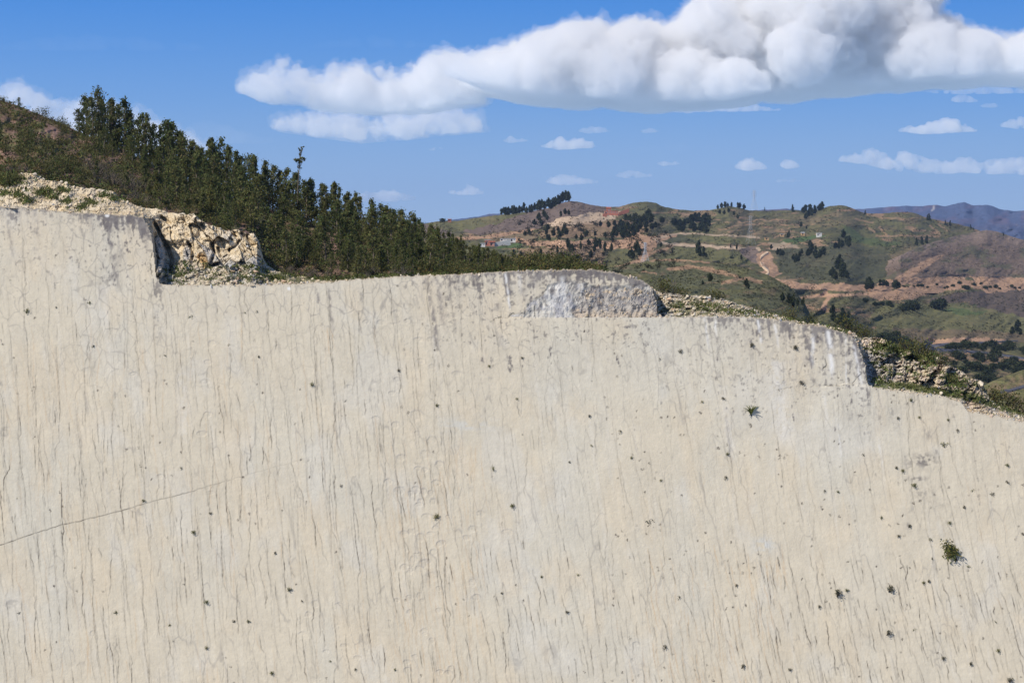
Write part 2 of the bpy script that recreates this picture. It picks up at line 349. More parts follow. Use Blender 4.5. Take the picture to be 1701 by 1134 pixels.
# main set over the whole face: density and darkness vary by zone
grow(300, (-130, 1760), (330, 1150), (60, 260), (.14, .42), 101)
grow(270, (-130, 1760), (520, 1210), (40, 180), (.18, .5), 102)
grow(190, (-130, 760), (660, 1200), (25, 120), (.4, 1.1), 103)
grow(170, (760, 1300), (880, 1210), (15, 80), (.35, .95), 104)
grow(230, (1250, 1760), (910, 1210), (10, 60), (.45, 1.05), 105)
grow(110, (-110, 760), (340, 900), (80, 300), (.3, .75), 106)
grow(260, (-110, 1000), (480, 1150), (10, 40), (.3, .8), 107)
for x0, y0, L, s in [(35, 350, 330, .75), (60, 585, 300, .8), (130, 700, 260, .7), (100, 860, 150, .95), (545, 475, 300, .9), (528, 478, 260, .8), (557, 640, 130, .85), (210, 470, 180, .6), (240, 560, 200, .6),
                      (365, 860, 120, .8), (738, 905, 160, .95), (834, 1040, 90, 1.1), (1205, 690, 190, .7), (1290, 715, 110, .8), (1510, 640, 240, .7), (1555, 700, 180, .65), (1685, 985, 120, 1.0), (1670, 1000, 90, .9), (150, 890, 230, .9), (30, 700, 170, .7), (170, 1000, 150, .9), (60, 960, 160, .8), (230, 900, 180, .7)]:
    grow(1, (x0, x0 + .1), (y0, y0 + 1), (L, L + 1), (s * .8, s * .8 + .05), int(x0 * 7 + y0) % 5000, drift=0.9)
rz = lambda x, y, cx, cy, rx, ry: np.exp(-(((x - cx) / rx) ** 2 + ((y - cy) / ry) ** 2))
grow(150, (640, 800), (720, 1150), (30, 120), (.2, .8), 111, A=RU)
grow(90, (1060, 1300), (900, 1160), (20, 90), (.3, 1.0), 112, A=RU)
grow(190, (-100, 640), (500, 1180), (30, 150), (.2, .7), 113, A=RU)
grow(60, (1000, 1760), (760, 1180), (20, 90), (.1, .5), 114, A=RU)
for x0, y0, L in [(1272, 930, 40), (1290, 925, 45), (1300, 930, 30), (1110, 1080, 70), (1085, 1060, 60), (1212, 1060, 50), (545, 540, 60), (145, 1050, 90)]:
    grow(2, (x0 - 2, x0 + 2), (y0 - 5, y0 + 5), (L * .6, L), (.8, 1.1), x0, A=RU)
# net of joints from stretched cells
f1, f2, cid = cells((GX - 0.11 * GY) / 19 + 0.5 * fbm(GX / 30, GY / 30, 3, 21), GY / 34 + 0.4 * fbm(GX / 25, GY / 25, 3, 22), 5, 0.95)
net = sstep(0.085, 0.0, f2 - f1)
netw = (sstep(760, 470, GY) * (0.42 + 0.30 * sstep(900, 1500, GX)) + 0.06) * (0.35 + 0.9 * sstep(-.35, .5, fbm(GX / 60, GY / 60, 3, 24)))
f1, f2, cid2 = cells((GX - 0.13 * GY) / 16 + 0.3 * fbm(GX / 20, GY / 60, 3, 25), GY / 120 + 0.4 * fbm(GX / 25, GY / 45, 3, 26), 9, 0.95)
net2 = sstep(0.075, 0.0, f2 - f1) * sstep(380, 560, GY) * 0.34 * (0.2 + sstep(-.2, .4, fbm(GX / 25, GY / 60, 3, 27)))
# small dark pits and moss dots strung along the cracks
rs = np.random.RandomState(55); n = 1500
x = rs.uniform(-100, 1780, n); y = rs.uniform(360, 1210, n); zz = fbm(x / 45, y / 70, 3, 99) > -.08; x, y = x[zz], y[zz]; n = len(x)
zone = 0.35 + 0.65 * ((x > 1000) & (y > 560)) + 0.3 * rz(x, y, 720, 560, 120, 120)
k = rs.rand(n) < zone; x, y = x[k], y[k]; r = rs.uniform(0.3, 1.0, len(x))
for q in range(6):
    splat(CR, x + rs.normal(0, .8, len(x)), y + rs.normal(0, 1.0, len(x)), r * 1.05)
# the long slanting fissure low on the left
fl = [(-60, 930), (0, 905), (50, 888), (100, 872), (165, 857), (210, 845), (250, 833), (300, 821), (350, 806), (400, 791), (470, 772), (520, 757)]
for (xa, ya), (xb, yb) in zip(fl[:-1], fl[1:]):
    t = np.linspace(0, 1, 60); x = xa + (xb - xa) * t; y = ya + (yb - ya) * t
    splat(CR, x, y + fbm(x / 9, x * 0, 2, 7) * 1.3, (0.75 * sstep(560, 150, x) + .08) * (0.6 + 0.6 * vn(x / 8, x * 0, 9)))
# fossil footprints: rows of shallow scooped ovals with raised rims
FP = np.zeros((nr, nc)); FR = np.zeros((nr, nc)); rs = np.random.RandomState(77)
prints = [(8, 720, 9, 11), (20, 1005, 12, 9), (222, 621, 6, 4), (345, 602, 8, 5), (352, 570, 7, 5), (340, 634, 8, 5), (345, 688, 7, 5), (335, 720, 9, 5), (266, 791, 6, 4), (350, 818, 6, 4), (608, 535, 6, 4), (632, 536, 7, 5), (657, 520, 8, 5), (676, 533, 6, 4),
          (695, 564, 8, 4), (716, 564, 8, 5), (699, 600, 7, 5), (718, 609, 7, 5), (660, 631, 7, 5), (692, 690, 11, 9), (657, 706, 6, 6), (693, 720, 5, 5), (717, 732, 8, 8), (651, 653, 6, 4), (580, 642, 5, 4), (758, 621, 8, 5), (623, 694, 7, 3), (667, 760, 8, 6), (706, 755, 8, 8),
          (729, 772, 7, 7), (694, 779, 6, 5), (704, 781, 6, 5), (725, 802, 8, 6), (645, 800, 7, 6), (663, 815, 8, 7), (690, 812, 6, 5), (703, 818, 6, 8), (719, 833, 6, 6), (708, 858, 8, 6), (698, 893, 8, 8), (723, 877, 6, 5), (720, 917, 7, 6), (702, 937, 8, 8), (717, 957, 11, 8), (672, 942, 8, 6),
          (681, 949, 6, 4), (785, 878, 8, 6), (798, 853, 7, 6), (843, 884, 9, 6), (786, 967, 8, 7), (791, 992, 7, 6), (680, 992, 6, 5), (524, 1003, 7, 7), (512, 1020, 6, 5), (563, 1004, 6, 4), (542, 1082, 6, 4), (572, 1072, 6, 4), (593, 1092, 6, 4), (502, 1052, 6, 4), (153, 1052, 5, 6), (1057, 1069, 6, 4), (730, 977, 6, 5)]
prints += [(rs.normal(700, 26), rs.uniform(800, 1134), rs.uniform(4, 8), rs.uniform(3, 7)) for _ in range(34)]
for (x0, y0, a, b_) in prints:
    j0 = int((x0 - 25 - gx[0]) / ST); j1 = j0 + 42; i0 = int((y0 - 25 - gy[0]) / ST); i1 = i0 + 42
    sl = (slice(max(i0, 0), i1), slice(max(j0, 0), j1)); X = GX[sl]; Y_ = GY[sl]
    e = np.hypot((X - x0 + 2 * fbm(X / 5, Y_ / 5, 2, int(a * 3))) / a, (Y_ - y0) / b_)
    FP[sl] = np.maximum(FP[sl], sstep(1.1, 0.6, e)); FR[sl] = np.maximum(FR[sl], np.exp(-((e - 1.05) / 0.16) ** 2) * sstep(3, -4, Y_ - y0) * rs.uniform(.35, 1))
H = H - 0.022 * FP + 0.012 * FR
CR = np.clip(CR, 0, 1.1)
H = H - 0.006 * blur(CR)

# colour -----------------------------------------------------------
warm = np.array([.610, .548, .432]); cool = np.array([.592, .552, .458]); pale = np.array([.66, .62, .54]); peach = np.array([.64, .55, .41])
c = np.ones((nr, nc, 3)) * warm
sk = GX - 0.13 * GY
m = sstep(-.3, .4, fbm(sk / 90, GY / 260, 4, 31) + 0.5 * rz(GX, GY, 1000, 600, 200, 90) + 0.5 * rz(GX, GY, 1450, 720, 170, 90) + .25 * rz(GX, GY, 780, 720, 100, 60) + 0.4 * rz(GX, GY, 300, 620, 60, 200) - 0.25)
c = mixc(c, cool, m * 0.9)
c = mixc(c, [.62, .60, .545], sstep(.12, .5, fbm(sk / 55, GY / 90, 4, 37)) * .35)
c = mixc(c, peach, sstep(.05, .5, fbm(sk / 40, GY / 90, 4, 32)) * 0.5)
c = mixc(c, pale, sstep(.2, .7, fbm(sk / 9, GY / 130, 4, 33)) * 0.30)
c *= (1 + 0.05 * fbm(GX / 6, GY / 3, 3, 34) + 0.06 * fbm(GX / 30, GY / 30, 4, 35) + 0.035 * fbm(sk / 4, GY / 60, 3, 36))[..., None]
c = mixc(c, [.56, .565, .54], rz(GX, GY, 1268, 906, 17, 13) * sstep(-.5, .2, fbm(GX / 8, GY / 8, 3, 38)))
c = mixc(c, [.58, .575, .53], 0.7 * rz(GX, GY, 775, 706, 45, 12) * sstep(-.3, .3, fbm(GX / 12, GY / 8, 3, 39)))
# pocket of fresh grey-blue rock
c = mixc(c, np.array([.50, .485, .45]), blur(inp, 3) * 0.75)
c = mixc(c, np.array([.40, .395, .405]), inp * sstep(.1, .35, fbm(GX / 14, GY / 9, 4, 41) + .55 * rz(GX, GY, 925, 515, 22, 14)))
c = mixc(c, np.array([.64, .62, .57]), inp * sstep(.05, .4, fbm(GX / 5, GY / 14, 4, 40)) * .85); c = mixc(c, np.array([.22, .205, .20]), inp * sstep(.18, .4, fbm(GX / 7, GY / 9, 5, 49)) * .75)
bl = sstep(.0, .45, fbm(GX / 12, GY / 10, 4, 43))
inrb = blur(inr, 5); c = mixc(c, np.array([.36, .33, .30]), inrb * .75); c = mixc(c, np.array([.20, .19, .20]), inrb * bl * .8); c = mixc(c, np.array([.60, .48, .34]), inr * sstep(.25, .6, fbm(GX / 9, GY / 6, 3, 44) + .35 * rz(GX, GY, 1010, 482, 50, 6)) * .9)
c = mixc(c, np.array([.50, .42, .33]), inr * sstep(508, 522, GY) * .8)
# dark weathering down from the rim, in streaks
def stain(mask, col=(.125, .113, .118), a=1.0):
    global c
    c = mixc(c, col, np.clip(mask, 0, 1) * a)
rimw = curve([(-110, .75), (130, .55), (165, 1.0), (235, 1.0), (262, .5), (275, .06), (560, .08), (690, .35), (760, .75), (900, 1.0), (1080, 1.0), (1100, .30), (1170, .6), (1260, .75), (1330, .8), (1430, 1.0), (1450, .15), (1800, .12)])(GX)
riml = curve([(-110, 14), (160, 16), (190, 26), (230, 24), (262, 40), (400, 12), (690, 24), (760, 34), (900, 34), (1080, 30), (1100, 18), (1200, 22), (1330, 34), (1430, 50), (1800, 14)])(GX)
Dp = np.maximum(D, 0)
sn = fbm(sk / 5.5, GY / 55, 4, 51) + 0.6 * fbm(GX / 14, GY / 14, 4, 52)
stain(sstep(.1, .65, 1.15 * sn + .8 * fbm(GX / 4, GY / 5, 4, 53) + 1.65 * rimw * np.exp(-Dp / riml) - .62) * (Dp < 170) * (1 - .8 * inp) * rimw ** .4, a=.88)
grey = np.exp(-Dp / (riml * 2.4)) * (rimw ** .5) * sstep(-.5, .3, fbm(sk / 8, GY / 30, 4, 57))
c = mixc(c, np.array([.38, .36, .34]), grey * 0.32 * (1 - inp))
stain(sstep(.05, .3, fbm(GX / 5, GY / 5, 4, 58) + .45 * rimw * np.exp(-Dp / (riml * .9)) - .25) * (Dp < 120) * rimw, a=.6)
for (x0, y0, y1, w, s) in [(178, 356, 480, 5, .9), (192, 360, 440, 6, .5), (10, 345, 430, 3, .6), (58, 350, 400, 4, .5), (30, 350, 380, 4, .5), (132, 357, 400, 4, .5), (236, 370, 415, 5, .6), (150, 356, 390, 4, .5), (210, 357, 400, 3, .6),
                           (710, 462, 605, 4, .75), (727, 462, 545, 4, .7), (745, 462, 560, 3.5, .55), (757, 462, 525, 3.5, .5), (718, 510, 560, 3, .6), (736, 470, 550, 3, .5), (545, 478, 560, 3, .8), (525, 478, 520, 3, .8), (844, 456, 505, 3, .9), (866, 462, 500, 5, .6), (885, 455, 475, 7, .7), (690, 470, 520, 3, .4),
                           (1178, 545, 570, 3, .6), (1190, 560, 600, 3, .5), (1235, 540, 575, 5, .35), (1315, 540, 560, 8, .6), (1340, 545, 640, 4, .5), (1365, 548, 585, 9, .7), (1395, 555, 590, 10, .6), (1420, 565, 630, 5, .6), (1385, 555, 600, 4, .5), (1242, 550, 620, 3, .4), (1162, 560, 590, 2.5, .5), (1300, 560, 600, 4, .3),
                           (1205, 690, 770, 2.5, .5), (980, 560, 590, 4, .35), (1540, 715, 728, 10, .8), (1508, 870, 885, 5, .8), (1550, 815, 860, 3, .4), (1528, 820, 840, 4, .5)]:
    cx = x0 + (GY - y0) * 0.14 + 2.2 * fbm(GY / 11, GX * 0 + x0, 2, 61)
    band = np.exp(-((GX - cx) / w) ** 2) * sstep(y0 - 6, y0 + 3, GY) * sstep(y1 + 14, y1 - 20, GY)
    stain(band * sstep(-.45, .35, fbm(GX / 4, GY / 7, 4, 62)), col=(.17, .155, .16), a=s * .85)
for (x0, y0, rx, ry, s) in [(1536, 765, 17, 11, .95), (1524, 795, 15, 4, .9), (1530, 820, 10, 9, .5), (1343, 600, 8, 7, .5), (1332, 636, 7, 5, .6), (1350, 632, 8, 4, .6), (8, 720, 5, 7, .6), (20, 1004, 11, 8, .35), (1510, 770, 9, 10, .5), (1568, 835, 8, 8, .4), (180, 462, 8, 10, .6), (1000, 490, 6, 10, .6), (945, 468, 14, 9, .5)]:
    stain(rz(GX, GY, x0, y0, rx, ry) * 1.4 * sstep(-.25, .3, fbm(GX / 5, GY / 4, 4, 64 + int(x0) % 9)), a=s * .75)
for (x0, y0, y1, w, dx, s) in [(839, 455, 512, 1.8, .13, .9), (862, 458, 480, 3, .1, .5), (935, 460, 500, 5, .08, .6), (1171, 530, 575, 1.8, .12, .9), (1188, 530, 555, 1.8, .05, .9), (1258, 530, 575, 2.2, .15, .9), (1286, 540, 575, 2.2, .2, .8), (1350, 547, 605, 3, .0, .8), (1376, 550, 625, 4, .1, .95), (1405, 560, 640, 1.4, .02, .6),
                               (1418, 575, 640, 2.5, .2, .8), (1290, 600, 740, 14, .1, .35), (1200, 640, 760, 7, .15, .25), (925, 470, 520, 8, .0, .4), (1392, 705, 760, 2, .1, .4), (1368, 650, 700, 3, .1, .35), (170, 475, 540, 10, .1, .2), (303, 620, 730, 9, .03, .25), (1460, 740, 780, 1.6, .2, .4)]:
    cx = x0 + (GY - y0) * dx + 1.5 * fbm(GY / 12, GX * 0 + x0, 2, 71)
    band = np.exp(-((GX - cx) / w) ** 2) * sstep(y0 - 5, y0 + 3, GY) * sstep(y1 + 12, y1 - 18, GY)
    c = mixc(c, [.74, .73, .71], band * sstep(-.6, .2, fbm(GX / 6, GY / 9, 3, 72)) * s)
c = mixc(c, [.78, .78, .76], np.maximum(rz(GX, GY, 178, 358, 3.2, 2.2), rz(GX, GY, 480, 479, 2.4, 2.2)) ** .5 * (rz(GX, GY, 178, 358, 4, 3) + rz(GX, GY, 480, 479, 3, 3) > .3))
# cracks, rust, lichen in them
RUb = np.maximum(RU, 0.55 * blur(RU, 2))
c = mixc(c, [.50, .29, .11], np.clip(RUb, 0, 1) * .55)
c = mixc(c, [.27, .25, .23], np.clip(net * netw + net2, 0, 1))
c = mixc(c, [.36, .34, .33], np.clip(FR * .42 + FP * .13 * sstep(-.2, .4, fbm(GX / 3, GY / 3, 2, 75)), 0, 1))  # footprints: upper crescent and hollow darkened in the colour, besides the relief
Cb = np.clip(CR, 0, 1)
c = mixc(c, [.38, .36, .33], np.clip(blur(Cb, 1) * .2, 0, .3))
c = mixc(c, [.075, .062, .048], np.clip(Cb ** 1.1 * 1.1, 0, .97))
# broken joint lines at the bed ends
for ln, s in [([(815, 534), (826, 527), (842, 527), (852, 521), (858, 522), (872, 520), (877, 508), (879, 499)], .75), ([(890, 495), (899, 489), (906, 482)], .45), ([(913, 478), (914, 470)], .7), ([(887, 500), (889, 528)], .7), ([(912, 478), (930, 482)], .4), ([(1345, 642), (1370, 640), (1400, 641), (1416, 637), (1423, 628), (1432, 620), (1420, 612)], .6),
              ([(1290, 648), (1330, 640)], .3), ([(1372, 598), (1374, 606), (1368, 612)], .8), ([(253, 420), (249, 432), (250, 445), (256, 470)], .8), ([(1007, 458), (1008, 466)], .7)]:
    d = segdist(GX + 1.8 * fbm(GX / 4, GY / 4, 3, 81), GY + 1.8 * fbm(GX / 4, GY / 4, 3, 82), ln)
    mk = sstep(1.5, .3, d) * s * sstep(-.5, .1, fbm(GX / 6, GY / 6, 2, 84)); c = mixc(c, [.09, .08, .065], mk * .85); H -= .05 * mk
# rock dust on the rim
c = mixc(c, np.array([.50, .42, .32]), sstep(3.0, 0.0, D + 2 * fbm(GX / 3, GY / 3, 2, 83)) * .7)
c = mixc(c, np.array([.42, .36, .26]), (D < 0) * 1.0)
c = c * np.array([.995, .985, .955])
# positions
back = np.clip(-D, 0, None)
pyy = np.where(D < 0, EE[None, :] + 0 * GY, GY)
Yw = wallY(GX, pyy)
V = P(GX, pyy, Yw)
nrm = np.array([0, -math.cos(math.radians(20)), math.sin(math.radians(20))])
V = V + nrm * (H * (D >= 0) + (H * np.exp(-back / 3)) * (D < 0))[..., None]
V[..., 1] += np.minimum(back * 0.22, curve([(225, 7), (240, .9), (275, .9), (300, 7), (1060, 7), (1075, .9), (1098, .9), (1110, 7), (1400, 7), (1412, 1.0), (1452, 1.0), (1470, 7)])(gx)[None, :]); V[..., 2] += -0.02 * back
ii = np.arange(nr * nc).reshape(nr, nc)
Fq = np.stack([ii[1:, :-1], ii[1:, 1:], ii[:-1, 1:], ii[:-1, :-1]], -1)
keep = (D[1:, :-1] > -34) | (D[1:, 1:] > -34)
Fq = Fq[keep]
# lower apron down to the quarry floor, outside the picture
M_ROCK = ground_mat('limestone', 2.2, 14.0, amt=0.085, bump=0.02, bs=7.0)
used = np.zeros(nr * nc, bool); used[Fq.reshape(-1)] = True; remap = np.cumsum(used) - 1
cliff = mesh_np('cliff', V.reshape(-1, 3)[used], remap[Fq], M_ROCK, c.reshape(-1, 3)[used], smooth=False)
tag(cliff, kind='structure')
def wall_pt(px, py):
    j = int(np.clip(round((px - gx[0]) / ST), 0, nc - 1)); i = int(np.clip(round((py - gy[0]) / ST), 0, nr - 1)); return V[i, j]
zf = float(P(0, 1223, 140)[2])
xs = [float(V[-1, 0, 0]) - 60, float(V[-1, -1, 0]) + 60]
qf = mesh_np('ground', np.array([(-400, -60, zf - 2.2), (400, -60, zf - 2.2), (400, float(V[-1, 0, 1]) + 3, zf - 2.2), (-400, float(V[-1, 0, 1]) + 3, zf - 2.2)]), np.array([[0, 1, 2, 3]]), M_ROCK, np.ones((4, 3)) * .45)
tag(qf, kind='structure')
# ------------------------------------------------------------------ hills: each a real slope with its own distance
class Sheet: pass
def sheet(name, x0, x1, st, bot, top, Yb, Yt, rows, colfn, mat, relief=0.0, rs_=(60, 25), seed=0, back=0.35, geo=True, extra=None, kind='structure', smooth=True, apron=False):
    """slope from bot(px) at depth Yb(px) up to its crest top(px) at depth Yt(px), then down the far side"""
    xs = np.arange(x0, x1 + st, st, dtype=float); s = np.linspace(0, 1, rows)
    X, S = np.meshgrid(xs, s)
    B = bot(xs)[None, :]; T = (top(xs))[None, :]
    PY = B + (T - B) * S
    yb = (Yb(xs) if callable(Yb) else np.full(len(xs), float(Yb)))[None, :]; yt = (Yt(xs) if callable(Yt) else np.full(len(xs), float(Yt)))[None, :]
    Y = yb * (yt / yb) ** S if geo else yb + (yt - yb) * S
    grad = (yt - yb) / np.maximum(np.abs(B - T), 3) * np.minimum(1, (np.abs(B - T) / 30) ** 2)
    Y = Y + relief * grad * (rs_[1]) * fbm(X / rs_[0], PY / rs_[1], 5, seed, 0.55) * np.minimum(1, 8 * S) * 1.0
    if extra is not None: Y = Y + extra(X, PY, S, grad)
    V = P(X, PY, Y)
    # far side
    nb = 6; bk = []
    for k in range(1, nb + 1):
        v = V[-1].copy(); d = back * (k / nb) ** 1.3 * (V[-1][:, 1] * 0.12 + 4)
        v[:, 1] += d * 1.5; v[:, 0] *= 1; v[:, 2] -= d * (k / nb) * 0.7; bk.append(v)
    fr = []                                             # apron down to the plain in front
    if apron:
        for f in (1.0, .5):
            v = V[0].copy(); v[:, 1] -= (v[:, 2] + 46) * 1.2 * f; v[:, 2] = v[:, 2] * (1 - f) - 46 * f; fr.append(v)
    VB = np.concatenate([np.array(fr).reshape(-1, len(xs), 3), V, np.array(bk)], 0)
    c = colfn(X, PY, S); cB = np.concatenate([np.repeat(c[:1], len(fr), 0), c, np.repeat(c[-1:], nb, 0)], 0)
    r, n = VB.shape[:2]; ii = np.arange(r * n).reshape(r, n)
    Fq = np.stack([ii[:-1, :-1], ii[:-1, 1:], ii[1:, 1:], ii[1:, :-1]], -1).reshape(-1, 4)
    o = mesh_np(name, VB.reshape(-1, 3), Fq, mat, cB.reshape(-1, 3), smooth=smooth); tag(o, kind=kind)
    q = Sheet(); q.o = o; q.V = V; q.xs = xs; q.PY = PY; q.top = top; q.bot = bot
    def at(px, py):
        j = int(np.clip(round((px - x0) / st), 0, n - 1)); i = int(np.clip(round(np.interp(-py, -PY[:, j], np.arange(rows))), 0, rows - 1)); return V[i, j]
    def at_n(px, py):
        j = np.clip(np.round((px - x0) / st).astype(int), 0, n - 1)
        t = (py - PY[0, j]) / (PY[-1, j] - PY[0, j] + 1e-9); i = np.clip(np.round(t * (rows - 1)).astype(int), 0, rows - 1); return V[i, j]
    q.at = at; q.at_n = at_n; return q

M_HILL = ground_mat('hill_ground', 0.045, 0.22, amt=0.38, bump=2.2)
M_FAR = ground_mat('far_mountain_ground', 0.004, 0.02, amt=0.3, bump=12.0)
DIRT = np.array([.46, .285, .175]); DIRTL = np.array([.58, .43, .29]); GRASS = np.array([.155, .146, .062]); DRY = np.array([.235, .175, .102]); SCRUB = np.array([.085, .085, .045]); PURP = np.array([.195, .145, .115]); GREEN = np.array([.095, .140, .048])

# far mountains
t = curve([(380, 372), (700, 371), (800, 359), (812, 356), (830, 355), (850, 358), (900, 366), (1000, 372), (1180, 352), (1290, 348), (1305, 346), (1330, 350), (1400, 349), (1432, 347), (1470, 344), (1500, 342), (1530, 343), (1552, 340), (1570, 343), (1590, 338), (1602, 336), (1615, 341), (1640, 340), (1660, 347), (1680, 350), (1701, 350), (1760, 352), (1800, 350), (2300, 360)])
tf = lambda x: t(x) + 1.3 * fbm(x / 9, x * 0, 3, 5)
def cf(X, PY, S):
    c = np.ones(X.shape + (3,)) * np.array([.075, .098, .175])  # blue of the distant haze is partly put into this base colour
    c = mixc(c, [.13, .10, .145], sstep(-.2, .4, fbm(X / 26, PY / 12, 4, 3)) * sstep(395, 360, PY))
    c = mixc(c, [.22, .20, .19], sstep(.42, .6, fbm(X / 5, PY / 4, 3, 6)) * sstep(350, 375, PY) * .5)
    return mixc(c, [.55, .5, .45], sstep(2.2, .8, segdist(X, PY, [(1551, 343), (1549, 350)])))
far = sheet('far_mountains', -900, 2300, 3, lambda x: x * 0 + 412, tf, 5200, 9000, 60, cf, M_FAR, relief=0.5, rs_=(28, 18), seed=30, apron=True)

# main hills
topm = curve([(560, 380), (650, 378), (700, 373), (722, 368), (740, 367), (760, 367), (790, 362), (820, 358), (850, 355), (880, 351), (915, 345), (930, 338), (945, 334), (960, 335), (985, 341), (1010, 344), (1030, 343), (1050, 337), (1075, 335), (1090, 337), (1098, 342), (1120, 347), (1150, 350), (1180, 349), (1200, 345), (1212, 342), (1228, 345), (1245, 350), (1280, 350), (1320, 349), (1345, 351), (1365, 346), (1380, 342), (1400, 341), (1412, 344), (1425, 350), (1436, 354), (1460, 355), (1480, 353), (1500, 352), (1518, 353), (1535, 360), (1560, 366), (1590, 372), (1615, 378), (1640, 388), (1700, 398), (1800, 410)])
tm = lambda x: topm(x) + .8 * fbm(x / 6, x * 0, 3, 15)
botm = curve([(560, 520), (900, 500), (1100, 540), (1250, 600), (1420, 690), (1550, 800), (1900, 860)])
def cm(X, PY, S):
    wx = X + 10 * fbm(X / 14, PY / 8, 5, 31) ; wy = PY + 5 * fbm(X / 14, PY / 8, 5, 32)
    g = fbm(X / 40, PY / 12, 5, 33); h = fbm((X + 2 * PY) / 16, PY / 4.5, 4, 34); f = fbm(X / 6, PY / 3, 4, 35)
    c = np.ones(X.shape + (3,)) * GRASS
    c = mixc(c, DRY, sstep(-.15, .35, g) * .8); c = mixc(c, SCRUB, sstep(0.0, .35, h + .4 * f) * .85); c = mixc(c, SCRUB, sstep(.12, .3, fbm(X / 4, PY / 2.2, 3, 39)) * .55)
    c = mixc(c, DIRT * .8, sstep(.28, .5, fbm((X - PY) / 30, PY / 4.0, 5, 36) + .2 * f) * .8)
    def reg(col, pts, m=1.0):
        nonlocal c
        c = mixc(c, col, inpoly(wx, wy, pts).astype(float) * m)
    def line(col, pts, w, m=1.0):
        nonlocal c
        c = mixc(c, col, sstep(w * 1.25, w * .7, segdist(wx * .5 + X * .5, wy * .5 + PY * .5, pts)) * m)
    # left part
    reg(GRASS * 1.1, [(690, 385), (720, 366), (860, 350), (880, 355), (830, 372), (760, 384)], .8)
    reg(PURP, [(700, 372), (725, 376), (760, 392), (700, 400)], .8)
    reg(PURP, [(865, 356), (915, 344), (945, 333), (990, 341), (1018, 346), (1020, 352), (940, 364), (890, 380), (790, 392), (770, 384), (830, 372)])
    reg(GREEN, [(828, 408), (870, 404), (862, 412), (825, 414)])
    reg(DRY, [(800, 392), (870, 382), (900, 390), (880, 402), (820, 404)])
    line(DIRT, [(760, 396), (800, 395), (850, 388), (885, 382)], 2.5)
    reg(DIRTL, [(900, 376), (930, 363), (970, 355), (1005, 353), (1035, 352), (1030, 360), (1000, 368), (965, 374), (930, 378)])
    reg(DIRT * .9, [(895, 382), (960, 372), (1040, 362), (1075, 380), (1040, 392), (900, 396)], .55)
    reg(DIRT * 1.05, [(855, 396), (900, 402), (960, 400), (1035, 396), (1060, 386), (1075, 392), (1105, 390), (1130, 386), (1120, 400), (1095, 402), (1080, 412), (1050, 414), (1000, 412), (940, 413), (895, 410), (860, 404)])
    reg(DIRT * .95, [(1068, 398), (1098, 394), (1085, 415), (1066, 438), (1058, 436), (1070, 412)])
    reg(DIRT * .9, [(860, 412), (1000, 414), (1010, 470), (900, 480), (850, 470)], .55)
    line(DIRTL, [(1095, 402), (1085, 396), (1110, 391), (1128, 388), (1180, 390), (1230, 392), (1260, 395)], 1.5, .8)
    line(DIRT, [(1000, 452), (1050, 436), (1090, 418), (1125, 404), (1150, 407)], 2.2, .8)
    line(DIRTL, [(1098, 402), (1140, 407), (1170, 408), (1200, 411), (1240, 413), (1262, 413)], 2.6)
    reg(GRASS, [(1000, 440), (1010, 420), (1050, 414), (1050, 430), (1010, 446)], .8)
    reg(DIRT * 1.0, [(1130, 352), (1180, 350), (1195, 356), (1170, 362), (1130, 360)], .45)
    reg(GRASS * 1.1, [(1140, 395), (1190, 392), (1250, 396), (1258, 405), (1160, 403)])
    reg(GRASS * 1.1, [(1095, 430), (1125, 410), (1170, 412), (1230, 420), (1250, 440), (1180, 432), (1100, 436)])
    reg(SCRUB * 1.4, [(1095, 398), (1110, 394), (1140, 397), (1200, 400), (1110, 403)])
    # right part
    reg(GREEN * 1.1, [(1283, 408), (1300, 400), (1330, 394), (1362, 389), (1372, 392), (1340, 401), (1310, 408)])
    reg(DIRTL * .9, [(1278, 405), (1300, 402), (1318, 407), (1325, 414), (1310, 414), (1285, 414)], .8)
    reg(PURP * 1.2, [(1222, 414), (1240, 408), (1258, 411), (1262, 420), (1262, 440), (1245, 432), (1235, 424)])
    reg(DIRT * 1.1, [(1258, 418), (1276, 416), (1284, 430), (1297, 447), (1290, 462), (1262, 466), (1250, 458), (1268, 448), (1258, 436)])
    reg(SCRUB * 1.25, [(1290, 418), (1330, 412), (1400, 404), (1450, 410), (1480, 428), (1470, 460), (1400, 468), (1310, 460), (1296, 440)], .85)
    reg(GREEN * .9, [(1400, 372), (1440, 395), (1500, 402), (1480, 412), (1400, 400)], .6)
    for q in range(7):
        c = mixc(c, DIRT, sstep(1.3, .7, segdist(wx, wy + 5 * fbm(X / 30, X * 0 + q, 2, 46), [(1180 + 14 * q, 372 + 7 * q), (1260 + 10 * q, 366 + 6 * q), (1350 + 4 * q, 371 + 5 * q)])) * .7 * sstep(-.1, .3, fbm(X / 14, X * 0 + 3 * q, 3, 45)))
    for l in ([(1440, 356), (1470, 362), (1500, 364)], [(1440, 378), (1452, 386)], [(1460, 377), (1475, 392)], [(1545, 375), (1560, 388)], [(1518, 384), (1540, 384)], [(1560, 372), (1572, 382)], [(1455, 392), (1560, 392)], [(1420, 364), (1450, 370)]):
        line(DIRT * .95, l, 1.6, .6)
    reg(DIRT * 1.1, [(1190, 454), (1235, 462), (1262, 462), (1300, 466), (1360, 470), (1440, 473), (1480, 482), (1470, 486), (1400, 484), (1330, 480), (1260, 474), (1210, 466)])
    reg(SCRUB * 1.3, [(1000, 450), (1060, 438), (1110, 434), (1180, 440), (1260, 470), (1350, 484), (1340, 500), (1200, 500), (1050, 490)], .9)
    line(DIRT * 1.0, [(1110, 446), (1160, 446), (1215, 456)], 3.0, .8)
    line(DIRT * 1.0, [(1200, 470), (1225, 462)], 3.0, .5)
